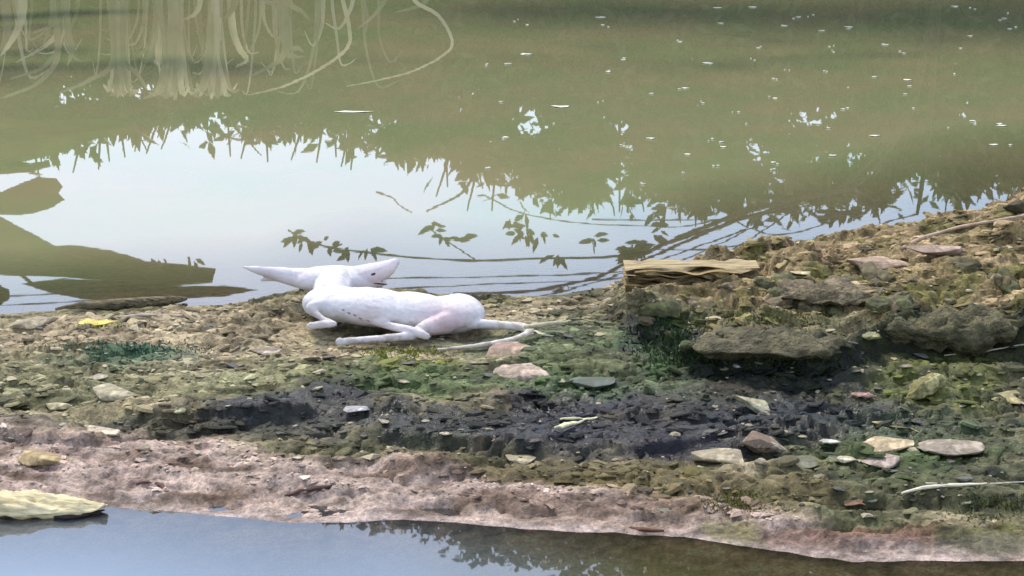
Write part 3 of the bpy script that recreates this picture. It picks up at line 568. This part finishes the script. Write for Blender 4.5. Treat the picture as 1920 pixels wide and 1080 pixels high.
# ================================================================== STONES
def stone_mesh(seed, kind):
    r = random.Random(seed); bm = bmesh.new(); n = {'angular': 15, 'slab': 16, 'round': 46, 'block': 0}[kind]
    if kind == 'block':
        for sx in (-1, 1):
            for sy in (-1, 1):
                for sz in (-1, 1): bm.verts.new((sx*r.uniform(.82, 1), sy*r.uniform(.75, 1), sz*r.uniform(.75, 1)))
    for i in range(n):
        v = Vector((r.gauss(0, 1), r.gauss(0, 1), r.gauss(0, 1))).normalized()
        if kind == 'slab': v.z = max(-.6, min(.6, v.z*1.6)); v.z /= .6
        v *= r.uniform(.8, 1.08) if kind != 'round' else r.uniform(.92, 1.04); bm.verts.new(v)
    h = bmesh.ops.convex_hull(bm, input=bm.verts[:]); bmesh.ops.delete(bm, geom=[g for g in h['geom_interior'] if isinstance(g, bmesh.types.BMVert)], context='VERTS')
    bmesh.ops.dissolve_limit(bm, angle_limit=.12, verts=bm.verts[:], edges=bm.edges[:])
    bmesh.ops.bevel(bm, geom=bm.edges[:], offset=.09 if kind != 'round' else .14, segments=2, affect='EDGES', profile=.6)
    bmesh.ops.triangulate(bm, faces=bm.faces[:])
    lo = Vector((min(v.co[i] for v in bm.verts) for i in range(3))); hi = Vector((max(v.co[i] for v in bm.verts) for i in range(3)))
    for v in bm.verts: v.co = Vector(((v.co[i]-lo[i])/(hi[i]-lo[i])*2-1 for i in range(3)))
    me = bpy.data.meshes.new('stone'); bm.to_mesh(me); bm.free()
    for p in me.polygons: p.use_smooth = (kind == 'round')
    return me
def rock_mesh(seed, strata=.0, sub=5):
    bm = bmesh.new(); bmesh.ops.create_icosphere(bm, subdivisions=sub, radius=1); r = random.Random(seed); cut = [(Vector((r.gauss(0, 1), r.gauss(0, 1), r.gauss(0, .6))).normalized(), r.uniform(.6, .9)) for _ in range(12)]
    P = []
    for v in bm.verts:
        c = v.co.copy()
        for n_, d_ in cut:
            e_ = c.dot(n_)-d_
            if e_ > 0: c -= n_*e_*.9
        P.append(tuple(c))
    P = np.array(P); lo, hi = P.min(0), P.max(0); P = (P-lo)/(hi-lo)*2-1
    for v, p in zip(bm.verts, P): v.co = p
    me = bpy.data.meshes.new('rock'); bm.to_mesh(me); bm.free()
    for p in me.polygons: p.use_smooth = True
    return me
def noise3(P, f, s=0, o=3):
    x, y, z = P[:, 0], P[:, 1], P[:, 2]; return (fbm(x+.31*z, y, f, o, s)+fbm(y+.17*x+5, z, f, o, s+3)+fbm(z+.23*y+9, x, f, o, s+6))*.75
def lumpy(me, dims, seed, amp):          # real-size lumps and cracks on a stone of the given half sizes
    n = len(me.vertices); co = np.zeros(n*3, dtype=np.float32); me.vertices.foreach_get('co', co); co = co.reshape(-1, 3)*np.array(dims); nr = co/np.array(dims)**2; nr /= np.linalg.norm(nr, axis=1)[:, None]+1e-9
    f = 1.1/max(dims); co = co+seed*3.7; dsp = amp*(noise3(co, f*1.6, seed)+.6*noise3(co, f*5, seed+1, 4)-.7*np.abs(noise3(co, f*3, seed+2, 4))); co = co-seed*3.7+nr*dsp[:, None]
    me.vertices.foreach_set('co', co.astype(np.float32).ravel()); me.update()
def stone_mat(rgb, second=None, var=.16):
    m = surf_mat('stone_surface', lin(rgb)*1.0, var, 26, .8, .6, 90, second=None if second is None else lin(second)*1.0)
    rp_ = [n_ for n_ in m.node_tree.nodes if n_.type == 'VALTORGB'][0].color_ramp; e_ = rp_.elements.new(.38); e_.color = (*(lin(rgb)*.35+lin((96, 86, 66))*.5), 1); rp_.elements[1].position = .50
    return m
_sm = {}; BIG = ('boulder', 'ledge_rock', 'mossy_rock', 'layered_rock', 'wedge_stone', 'driftwood_plank')
def stone(u, v, w, h, rgb, kind, label, tilt=0, yaw=None, seed=None, group=None, name='stone', second=None, depth=.7, cat='stone', sink=.22, rock=False):
    g = on_bank(u, v+h*.35); p_ = px(g.y); sx = w*p_/2; sy = sx*depth; hm = h*p_
    sz = max(.16*sx, (hm-.29*2*sy*.9)/2)
    key = rgb+(second or ())
    if name in BIG: key = key+(name,)
    if key not in _sm:
        _sm[key] = stone_mat(rgb, second, .4 if name in BIG and 'wood' not in name else .16)
        if name in BIG and 'wood' not in name:
            for n_ in _sm[key].node_tree.nodes:
                if n_.type == 'BUMP': n_.inputs['Strength'].default_value = 1; n_.inputs['Distance'].default_value = .02
    me = rock_mesh(seed or int(u), 0 if name == 'boulder' else .14 if kind == 'slab' else .07) if name in BIG or rock else stone_mesh(seed if seed is not None else int(u*31+v), kind)
    ca, sa = math.cos(tilt), math.sin(tilt)
    big = name in BIG or rock; lumpy(me, (sx, sy, sz), int(u) % 97, (.42 if name in BIG else .2 if rock else .12)*min(sx, sz*1.5))
    o = link(name, me, None, _sm[key]); o.location = (g.x, g.y, g.z+sz*(1-2*sink)); o.rotation_euler = (random.uniform(-.1, .1), tilt, random.uniform(-.25, .25) if yaw is None else yaw)
    tag(o, label, cat, group); return o
CREAM, CPINK, YEL, TAN = (206, 192, 166), (200, 178, 158), (196, 184, 122), (182, 164, 130)
stone(977, 691, 108, 32, CPINK, 'slab', 'large smooth cream pink stone lying below the dog tail', 0, 0, 3, rock=True)
stone(960, 654, 100, 17, (176, 150, 130), 'slab', 'flat pinkish slab right beneath the curl of the dog tail', -.04, 0)
stone(1112, 712, 90, 30, (84, 96, 88), 'angular', 'flat teal grey stone right of the large cream pink stone')
stone(1410, 754, 84, 36, (208, 200, 160), 'slab', 'pale cream four-sided stone tilted on the dark mud', .32, -.35, 5, depth=.45, second=(220, 212, 176))
stone(1432, 828, 96, 62, (150, 128, 108), 'angular', 'brown streaked angular rock with a dark left side', .5, .3, 11, second=(186, 170, 148), depth=.6)
stone(1345, 853, 100, 22, (172, 160, 132), 'slab', 'thin tan flake like a shell left of the brown streaked rock')
stone(1621, 731, 62, 27, (206, 166, 148), 'round', 'rounded salmon pink pebble beside the yellow green stone')
stone(1732, 720, 98, 46, (142, 138, 78), 'angular', 'yellow green lichen coated stone leaning up to the right', -.38, .25, 9, second=(196, 188, 132), depth=.5, rock=True)
stone(1890, 741, 76, 28, (180, 168, 118), 'angular', 'yellowish stone at the right edge of the picture')
stone(1692, 801, 110, 28, (166, 150, 104), 'slab', 'tan yellow slab, topmost of the three stacked stones')
stone(1664, 830, 106, 24, (204, 182, 144), 'angular', 'pale orange cream stone, middle of the three stacked stones', 0, .05)
stone(1648, 860, 94, 27, (190, 170, 154), 'angular', 'pale pinkish stone, lowest of the three stacked stones')
stone(1582, 858, 44, 14, (214, 204, 170), 'slab', 'small cream chip left of the lowest stacked stone')
stone(1556, 826, 46, 16, (198, 196, 180), 'round', 'small grey white pebble left of the stacked stones')
stone(1382, 690, 28, 11, (200, 196, 186), 'round', 'small white pebble in the dark foot of the mound')
stone(1780, 838, 130, 26, (160, 148, 130), 'slab', 'broad grey slab right of the stacked stones', rock=True)
stone(1500, 862, 90, 26, (110, 112, 92), 'angular', 'greyish green rock below the brown streaked rock')
stone(336, 768, 40, 23, (206, 202, 160), 'round', 'small round cream pebble on the left scarp')
stone(195, 806, 68, 22, (206, 188, 162), 'slab', 'pale cream stone on the edge of the pinkish mud')
stone(80, 856, 98, 20, (196, 172, 124), 'slab', 'flat yellow tan stone lying on the pinkish mud', 0, .02, 4)
stone(675, 763, 62, 22, (180, 178, 182), 'angular', 'pale grey pointed stone in the blue black mud', 0, 0)
stone(828, 813, 44, 12, (190, 178, 156), 'round', 'small flat beige pebble below the pale pointed stone')
stone(975, 860, 60, 12, (184, 172, 138), 'slab', 'small tan flake low in the middle of the bank')
stone(470, 693, 52, 14, (190, 178, 138), 'round', 'small tan pebble left of the dog hind foot')
stone(498, 656, 64, 22, (146, 132, 116), 'angular', 'lumpy grey brown stone left of the dog hind foot', second=(196, 184, 166))
stone(215, 736, 90, 16, (182, 172, 140), 'slab', 'thin tan slab on the upper left bank')
stone(118, 756, 74, 16, (196, 184, 142), 'slab', 'thin cream slab left of the round cream pebble')
stone(190, 703, 50, 14, (186, 178, 154), 'angular', 'small pale chip above the thin tan slab')
stone(548, 685, 70, 14, (176, 170, 120), 'slab', 'flat olive yellow stone in front of the dog hind foot')
stone(60, 607, 100, 12, (176, 164, 136), 'slab', 'flat pale slab at the far left shore')
stone(1500, 513, 44, 12, (198, 184, 140), 'slab', 'small cream chip on top of the mound')
stone(1655, 493, 130, 28, (176, 150, 128), 'slab', 'flat pinkish brown slab on the back of the mound')
stone(1755, 466, 110, 24, (178, 154, 136), 'slab', 'pinkish slab under the pale root on the mound')
stone(1630, 628, 50, 24, (150, 154, 110), 'round', 'pale green grey cobble at the foot of the mound')
stone(1550, 655, 62, 20, (84, 92, 58), 'angular', 'dark mossy stone under the mound ledge')
stone(1905, 385, 46, 34, (62, 58, 38), 'angular', 'dark mossy lump at the top right shore')
stone(1640, 464, 70, 18, (64, 60, 48), 'round', 'dark wet stone on the far edge of the mound')
stone(1800, 595, 300, 110, (84, 84, 52), 'round', 'big olive boulder bulging from the right of the mound', -.08, .1, 2, name='boulder', cat='boulder', depth=.42, second=(112, 108, 74), sink=.3)
stone(1440, 618, 290, 84, (72, 72, 44), 'angular', 'wide mossy ledge rock overhanging the dark foot of the mound', 0, 0, 21, name='ledge_rock', cat='rock', depth=.6, second=(108, 102, 72), sink=.4)
stone(1350, 645, 150, 50, (62, 74, 40), 'angular', 'dark green mossy rock at the front of the mound', 0, 0, 22, name='mossy_rock', cat='rock', depth=.5, sink=.15)
stone(1560, 540, 210, 46, (128, 116, 84), 'slab', 'tan brown layered rock in the middle of the mound', 0, 0, 23, name='layered_rock', cat='rock', depth=.6, second=(150, 136, 106), sink=.45)
# small pebbles one can still pick out
tones = [((168, 158, 132), 'small tan pebble on the bank'), ((128, 126, 108), 'small grey green pebble on the bank'), ((92, 96, 92), 'small slate grey pebble on the bank'), ((188, 176, 150), 'small pale cream pebble on the bank')]
k = 0
while k < 130:
    u, v = random.uniform(0, 1920), random.uniform(600, 1000); g = on_bank(u, v)
    if g.z < .012 or (440 < u < 1060 and 480 < v < 660): continue
    if v > 860+.06*u and random.random() < .7: continue
    c = colour(np.array([g.x]), np.array([g.y]))[0].mean(); tn = tones[2] if c < .1 and random.random() < .6 else random.choice(tones)
    place = 'on the pinkish mud by the near water' if v > 815+.085*u else 'in front of the mound' if u > 1250 else 'in the dark mud below the dog' if u > 520 else 'on the left of the bank'
    w = random.choice((12, 14, 16, 20, 24, 32)); stone(u, v, w, w*random.uniform(.28, .42), tn[0], random.choice(('angular', 'slab', 'round')), tn[1].replace('on the bank', place), random.uniform(-.2, .2), random.uniform(-.6, .6), k % 17, group=tn[1].replace('small ', '').replace('pebble on the bank', 'pebbles '+place), name='pebble', cat='pebble', sink=.3); k += 1
# lumpy clods that make up the face of the mound
clod_m = [stone_mat(c, c2, .3) for c, c2 in (((104, 98, 66), (138, 126, 90)), ((84, 90, 52), (118, 120, 74)), ((118, 104, 78), (150, 134, 106)))]
for k in range(46):
    u = random.uniform(1215, 1900); t = random.random(); top = np.interp(u, [1200, 1500, 1700, 1920], [560, 520, 500, 450]); bot = np.interp(u, [1200, 1300, 1500, 1660, 1920], [610, 655, 665, 640, 640]); v = top+(bot-top)*t; g = on_bank(u, v); w = random.uniform(28, 95)
    me = rock_mesh(60+k, .12, 4); sx = w*px(g.y)/2
    lumpy(me, (sx, sx*.7, sx*.5), k, .16*sx)
    o = link('mud_clod', me, None, clod_m[k % 3]); o.location = g+Vector((0, sx*.3, -sx*.16)); o.rotation_euler = (random.gauss(0, .2), random.gauss(0, .2), random.uniform(0, 6.28)); nm = ('olive brown', 'mossy green', 'tan')[k % 3]
    tag(o, nm+' lumpy clod of mud on the face of the mound', 'clod', nm+' clods on the mound')
# crumbs of mud, chips and grit too many to count
def crumbs(n):
    xs = np.random.uniform(-1.5, 1.5, n*3); ys = np.random.uniform(3.55, 5.9, n*3); h = height(xs, ys); c = colour(xs, ys)
    cl = fbm(xs, ys, 4, 3, 501); keep = (h > .018) & (np.random.rand(n*3) < .35+1.4*np.clip(cl+.1, 0, .6)); xs, ys, h, c = xs[keep][:n], ys[keep][:n], h[keep][:n], c[keep][:n]; n = len(xs)
    base = np.array([(-1, -.3, -.3), (-.3, -1, -.3), (.8, -.6, -.3), (1, .3, -.3), (.2, 1, -.3), (-.8, .7, -.3), (-.6, -.1, .8), (.1, -.5, 1.), (.6, .1, .8), (-.1, .5, .9)])
    fc = [(0, 1, 7), (0, 7, 6), (1, 2, 7), (2, 8, 7), (2, 3, 8), (3, 4, 8), (4, 9, 8), (4, 5, 9), (5, 6, 9), (5, 0, 6), (6, 7, 9), (7, 8, 9)]
    s = .003+.009*np.random.rand(n)**4; an = np.random.rand(n)*6.28; st = np.random.uniform(.6, 1.7, n); fl_ = np.random.uniform(.12, .4, n)
    b_ = base[None]*(1+.35*np.random.randn(n, 10, 3)); x_ = b_[..., 0]*s[:, None]*st[:, None]; y_ = b_[..., 1]*s[:, None]; z_ = b_[..., 2]*s[:, None]*fl_[:, None]
    V = np.stack([xs[:, None]+x_*np.cos(an)[:, None]-y_*np.sin(an)[:, None], ys[:, None]+x_*np.sin(an)[:, None]+y_*np.cos(an)[:, None], h[:, None]+z_+.001], -1).reshape(-1, 3)
    Fc = (np.array(fc)[None]+10*np.arange(n)[:, None, None]).reshape(-1, 3)
    cc = c*(np.random.uniform(.55, 1.5, n)[:, None]); pal = np.random.rand(n) < .10; cc[pal] = cc[pal]*.4+lin((190, 176, 146))*.6
    return mesh_np('grit', V, Fc, np.repeat(np.clip(cc, .01, .6), 10, axis=0), smooth=False)
grit = link('grit', crumbs(9000), m=vcol_mat('grit_surface', .8, .3, 200, .3)); tag(grit, 'loose crumbs of mud and grit strewn over the bank', 'grit', kind='stuff')

def flakes(n):
    xs = np.random.uniform(-1.5, 1.5, n*4); ys = np.random.uniform(3.6, 5.9, n*4); h = height(xs, ys); c = colour(xs, ys)
    cl = fbm(xs*.6, ys, 5, 3, 511); pz = np.interp(xs, pk_[:, 0], pk_[:, 1]) > ys-.02
    dm = np.exp(-(np.maximum(np.abs(xs-dc.x-.02)-.24, 0)/.05)**2-(np.maximum(np.abs(ys-dc.y)-.16, 0)/.05)**2)
    keep = (h > .016) & (dm < .3) & (np.random.rand(n*4) < np.clip(.25+1.6*cl, .05, 1)*np.where(pz, .5, 1)); xs, ys, h, c, pz = (q[keep][:n] for q in (xs, ys, h, c, pz)); n = len(xs); k = 9
    an = np.linspace(0, 2*np.pi, k, endpoint=False)[None]+np.random.randn(n, k)*.2; rad = np.random.uniform(.7, 1.1, (n, k)); s = (.005+.014*np.random.rand(n)**2.6)*np.where(pz, .55, 1); asp = np.random.uniform(1.1, 2.2, n); th = s*np.random.uniform(.10, .30, n)
    x = np.cos(an)*rad*(s*asp)[:, None]; y = np.sin(an)*rad*s[:, None]; yaw = np.random.randn(n)*.5
    X_ = x*np.cos(yaw)[:, None]-y*np.sin(yaw)[:, None]; Y_ = x*np.sin(yaw)[:, None]+y*np.cos(yaw)[:, None]; tx, ty = np.random.randn(2, n)*.16
    tilt = X_*tx[:, None]+Y_*ty[:, None]; j = 1+.12*np.random.randn(n, k)
    topv = np.stack([xs[:, None]+X_*.8, ys[:, None]+Y_*.8, h[:, None]+tilt+th[:, None]*j*.5], -1); botv = np.stack([xs[:, None]+X_, ys[:, None]+Y_, h[:, None]+tilt-th[:, None]*.8], -1); ce = np.stack([xs, ys, h+th*.9], -1)[:, None]
    V = np.concatenate([topv, botv, ce], 1).reshape(-1, 3); w = 2*k+1; f = []
    for i in range(k):
        q = (i+1) % k; f += [(i, q, 2*k), (i, k+i, k+q), (i, k+q, q)]
    F_ = (np.array(f)[None]+w*np.arange(n)[:, None, None]).reshape(-1, 3)
    cc = c*np.random.uniform(.5, 1.55, n)[:, None]; dk = pz & (np.random.rand(n) < .4); cc[dk] = lin((86, 66, 56))
    return mesh_np('mud_flakes', V, F_, np.repeat(np.clip(cc, .008, .6), w, axis=0), smooth=False)
mfk = link('mud_flakes', flakes(5600), m=vcol_mat('mud_flake', .75, .5, 220, .4)); tag(mfk, 'thin broken flakes of drying mud layered over the bank', 'mud flakes', kind='stuff')

# ================================================================== DRIFTWOOD, STICKS, SCRAPS
def wood(name, label, cat, pts, radii, rgb, second=None, flat=.6, n=9, lift=.0, seed=1, var=.3):
    P = []
    for u, v in pts: g = on_bank(u, v); P.append(g+Vector((0, 0, lift)))
    org = P[0].copy(); P = smooth_pts(P, 5); R_ = np.interp(np.linspace(0, 1, len(P)), np.linspace(0, 1, len(radii)), radii)*px(org.y)
    P = [p+Vector((0, 0, R_[i]*flat*.6)) for i, p in enumerate(P)]
    o = tube(name, P, list(R_), surf_mat(name+'_wood', lin(rgb), var, 30, .85, .6, 60, (1, 6, 6), None if second is None else lin(second)), None, n, flat, org)
    for i, vv in enumerate(o.data.vertices): vv.co += Vector((0, 0, 1))*R_.max()*.35*noise2(np.array([vv.co.x*60.]), np.array([vv.co.y*90.+seed]))[0]
    tag(o, label, cat); return o
def line_wood(name, label, cat, pts, zs, radii, rgb, **kw):      # lies along given heights instead of the mud
    P = [at_z(u, v, z) for (u, v), z in zip(pts, zs)]; org = P[0].copy(); P = smooth_pts(P, 5)
    R_ = np.interp(np.linspace(0, 1, len(P)), np.linspace(0, 1, len(radii)), radii)*px(org.y)
    o = tube(name, P, list(R_), surf_mat(name+'_wood', lin(rgb), .3, 30, .85, .5, 60, (1, 6, 6), kw.get('second') and lin(kw['second'])), None, kw.get('n', 9), kw.get('flat', .7), org); tag(o, label, cat); return o
lg = line_wood('driftwood_log', 'dark rotten driftwood log with pale top at the left far shore', 'log', [(104, 580), (150, 575), (210, 572), (270, 568), (320, 563), (350, 560)], [.006, .012, .016, .014, .012, .008], [3, 10, 13, 13, 10, 3], (40, 35, 26), second=(128, 116, 84), flat=.9, n=12)
wood('driftwood_stick', 'flat pale grey driftwood stick in front of the dark log', 'stick', [(220, 596), (270, 594), (330, 595), (380, 597)], [3, 6, 6, 2], (172, 158, 142), flat=.6)
plk = stone(60, 950, 290, 36, (206, 190, 146), 'slab', 'pale yellow weathered plank at the bottom left water edge', .03, -.06, 41, name='driftwood_plank', cat='driftwood', depth=.34, second=(226, 212, 166), sink=.2); plk.data.materials[0] = surf_mat('bleached_wood', lin((196, 180, 136)), .25, 12, .85, .7, 30, (1, 6, 8), lin((228, 214, 170)))
line_wood('dark_bark', 'dark strip of bark tucked under the end of the pale plank', 'bark', [(95, 966), (125, 968), (160, 964), (196, 956)], [.004]*4, [6, 10, 8, 2], (52, 42, 38), flat=.5)
wood('white_stick', 'thin whitish stick lying at the lower right of the bank', 'stick', [(1690, 930), (1730, 922), (1790, 915), (1850, 911)], [2, 4, 3.5, 1.5], (214, 206, 180), flat=.9, n=6, lift=.004)
wood('dry_straw', 'long thin pale straw beyond the whitish stick at the right edge', 'straw', [(1735, 915), (1830, 914), (1925, 910)], [1.5, 2, 1.2], (196, 192, 170), flat=.9, n=6, lift=.005)
wood('forked_chip', 'pale cream forked wood chip in the middle of the dark mud', 'wood chip', [(1045, 806), (1075, 797), (1120, 785)], [8, 6, 3], (204, 198, 156), flat=.6)
wood('cream_splinter', 'short cream splinter lying across the forked chip', 'wood chip', [(1050, 790), (1075, 786), (1092, 790)], [3, 5, 2], (190, 184, 144), flat=.6)
line_wood('pale_twig', 'pale twig pointing right from the bend of the dog tail', 'twig', [(984, 613), (1010, 610), (1040, 606), (1064, 604)], [.09, .088, .085, .082], [4, 5.5, 5, 3], (186, 180, 146), flat=.9)
wood('pale_splinter', 'short pale splinter right of the dog tail bend', 'twig', [(1002, 624), (1020, 629), (1038, 632)], [3, 4, 2], (170, 168, 140), flat=.6)
wood('pale_root', 'long pale pinkish root curving over the top right of the mound', 'root', [(1690, 470), (1730, 452), (1800, 432), (1860, 420), (1925, 408)], [3, 4.2, 4.2, 3.6, 3.4], (176, 152, 130), flat=.9, lift=.004)
wood('thin_root', 'thin pale rootlet on the mud at the right edge', 'root', [(1770, 672), (1840, 665), (1900, 655), (1925, 650)], [1.3, 1.8, 1.6, 1.6], (176, 168, 140), flat=.9, n=6, lift=.004)
wood('brown_bark', 'dark curled bark scrap on the pinkish mud, left one', 'bark', [(255, 912), (275, 906), (300, 912), (312, 920)], [3, 5, 5, 2], (84, 58, 50), flat=.5)
wood('brown_bark', 'dark ragged bark scrap on the pinkish mud near the middle', 'bark', [(535, 930), (570, 922), (610, 916), (655, 912)], [3, 6, 6, 2], (70, 48, 42), flat=.5, seed=4)
wood('brown_bark', 'dark bark scrap at the near water line on the right', 'bark', [(1180, 990), (1205, 994), (1245, 996)], [2, 6, 3], (96, 66, 52), flat=.5, seed=6)
def scrap(name, u, v, w, h, rgb, label, cat):
    g = on_bank(u, v); r = random.Random(int(u)); V = [(0, 0, .006)]; n = 11
    for i in range(n):
        a_ = 2*math.pi*i/n; q = r.uniform(.6, 1.1); V.append((math.cos(a_)*w*px(g.y)/2*q, math.sin(a_)*h*px(g.y)/2/.3*q, r.uniform(0, .007)))
    me = bpy.data.meshes.new(name); me.from_pydata(V, [], [(0, i+1, (i+1) % n+1) for i in range(n)]); bm = bmesh.new(); bm.from_mesh(me); bmesh.ops.solidify(bm, geom=bm.faces[:], thickness=.0015); bm.to_mesh(me); bm.free()
    o = link(name, me, None, surf_mat(name+'_surface', lin(rgb), .3, 60, .7, .2)); o.location = g+Vector((0, 0, .004)); tag(o, label, cat)
scrap('yellow_leaf', 185, 609, 74, 12, (184, 170, 84), 'crumpled yellow leaf on the left upper bank', 'leaf')
scrap('brown_leaf', 1600, 955, 50, 9, (104, 78, 56), 'dead brown leaf on the lower right bank', 'leaf')
# layered slab of rotten wood at the left end of the mound
def rotten_slab():
    g = on_bank(1300, 560); Yc = g.y+.10; org = Vector((at_y(1300, 530, Yc).x, Yc, g.z)); root = empty('rotten_wood_slab', org); tag(root, 'straw coloured layered slab of rotten wood at the left end of the mound', 'wood slab')
    ms = [surf_mat('rotten_wood', lin(c)*.6, .4, 14, .9, .8, 40, (1, 5, 8), lin(c2)*.72) for c, c2 in (((196, 172, 124), (222, 200, 152)), ((150, 122, 78), (190, 164, 112)), ((172, 146, 96), (206, 182, 132)), ((128, 108, 68), (160, 140, 92)))]
    lay = [(1172, 1425, 501, 507, 0), (1190, 1390, 507, 514, 1), (1170, 1360, 514, 521, 2), (1178, 1330, 521, 531, 3), (1172, 1300, 531, 545, 1)]
    for i, (u0, u1, v0, v1, k_) in enumerate(lay):
        n = 26; V = []; F_ = []; dy = -.01*(i % 2)-.006*i
        for j in range(n+1):
            f = j/n; u = u0+(u1-u0)*f; tp_ = 1 if f < .7 else 1-.8*(f-.7)/.3
            jg = [2.2*noise2(np.array([f*4.3+i*7]), np.array([q*3.3+i]))[0] for q in range(4)]
            a_ = at_y(u, v0+(2.2 if i else 1.2)*jg[0]+(5*max(0, .06-f)/.06 if i == 0 else 0)+(v1-v0)*(1-tp_)*.5, Yc+dy)-org; b_ = at_y(u, v1+1.5*jg[1]-(v1-v0)*(1-tp_)*.4, Yc+dy)-org
            V += [a_+Vector((0, .012*jg[2]-.012, 0)), b_+Vector((0, .018*jg[3], 0)), b_+Vector((0, .09, 0)), a_+Vector((0, .075+.03*jg[1], -.010+.003*jg[2]))]
        for j in range(n):
            for q in range(4): F_.append((4*j+q, 4*j+(q+1) % 4, 4*j+4+(q+1) % 4, 4*j+4+q))
        F_ += [(3, 2, 1, 0), (4*n, 4*n+1, 4*n+2, 4*n+3)]
        me = bpy.data.meshes.new('layer'); me.from_pydata([tuple(v) for v in V], [], F_); me.update(); link('layer', me, root, ms[k_])
rotten_slab()
stone(1207, 568, 74, 70, (170, 156, 116), 'angular', 'pale pointed wedge of stone under the left end of the rotten wood slab', .2, .2, 31, name='wedge_stone', depth=.4, second=(204, 192, 152))
# moss and short grass
def moss():
    V = []; Fm = []; cols = []
    for u, v, ru, rv, n, c, hgt in ((1250, 640, 60, 40, 900, (52, 72, 34), .014), (1330, 668, 90, 16, 500, (48, 70, 30), .02), (1470, 680, 110, 10, 300, (50, 62, 30), .018), (240, 655, 130, 12, 700, (78, 110, 84), .008), (760, 662, 90, 10, 500, (126, 132, 52), .009), (1380, 943, 56, 20, 900, (112, 108, 54), .006), (1860, 955, 70, 22, 600, (88, 92, 50), .007), (1760, 610, 110, 22, 500, (98, 112, 56), .010), (1450, 600, 120, 18, 400, (100, 112, 60), .010), (180, 612, 50, 4, 120, (190, 184, 90), .008)):
        for k in range(n):
            uu = u+random.gauss(0, ru*.5); vv = v+random.gauss(0, rv*.5); g = on_bank(uu, vv)
            if g.z < .005: continue
            h = hgt*random.uniform(.4, 1.2); an = random.uniform(0, 6.28); w = random.uniform(.0012, .003); ln = Vector((random.gauss(0, .6), random.gauss(0, .6), 1)).normalized()*h
            s = Vector((math.cos(an), math.sin(an), 0))*w; b0 = len(V); V += [g-s, g+s, g+ln*.6+s*.7, g+ln]; Fm.append((b0, b0+1, b0+2, b0+3)); cc = lin(c)*random.uniform(.6, 1.5); cols += [cc]*4
    return mesh_np('moss', np.array([tuple(v) for v in V]), Fm, np.clip(np.array(cols), .01, .6), smooth=False)
ms = link('moss', moss(), m=vcol_mat('moss_blade', .7, .1, 100, .2)); tag(ms, 'short green and yellowish moss in patches on the bank', 'moss', kind='stuff')
# pale flecks added on the pond in place of mirrored sky glints
M_glint = surf_mat('glint_surface', (.62, .62, .5), .15, 50, .6, .1)
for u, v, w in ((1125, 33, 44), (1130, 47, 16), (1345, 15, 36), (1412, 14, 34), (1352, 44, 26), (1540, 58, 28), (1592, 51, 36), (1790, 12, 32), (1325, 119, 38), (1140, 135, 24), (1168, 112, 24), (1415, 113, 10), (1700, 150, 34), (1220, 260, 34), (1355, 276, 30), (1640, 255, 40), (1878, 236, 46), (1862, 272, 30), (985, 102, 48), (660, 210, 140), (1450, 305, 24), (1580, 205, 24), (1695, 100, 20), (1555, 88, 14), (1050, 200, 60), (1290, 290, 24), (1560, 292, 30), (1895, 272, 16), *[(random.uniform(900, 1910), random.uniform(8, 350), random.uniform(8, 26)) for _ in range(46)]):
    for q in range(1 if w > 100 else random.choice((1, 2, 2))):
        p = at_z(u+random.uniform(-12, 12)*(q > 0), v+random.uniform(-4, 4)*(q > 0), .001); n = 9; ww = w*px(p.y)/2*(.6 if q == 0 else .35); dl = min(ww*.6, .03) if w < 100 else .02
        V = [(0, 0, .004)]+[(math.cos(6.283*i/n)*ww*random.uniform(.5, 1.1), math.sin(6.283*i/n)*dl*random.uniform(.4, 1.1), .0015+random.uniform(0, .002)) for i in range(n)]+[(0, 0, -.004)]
        me = bpy.data.meshes.new('glint_fleck'); me.from_pydata(V, [], [(0, i+1, (i+1) % n+1) for i in range(n)]+[(n+1, (i+1) % n+1, i+1) for i in range(n)]); me.update()
        o = link('glint_fleck', me, None, M_glint); o.location = p; tag(o, 'small pale fleck standing in for a sky glint on the green pond water', 'sky glint fleck', 'pale sky glint flecks on the pond')
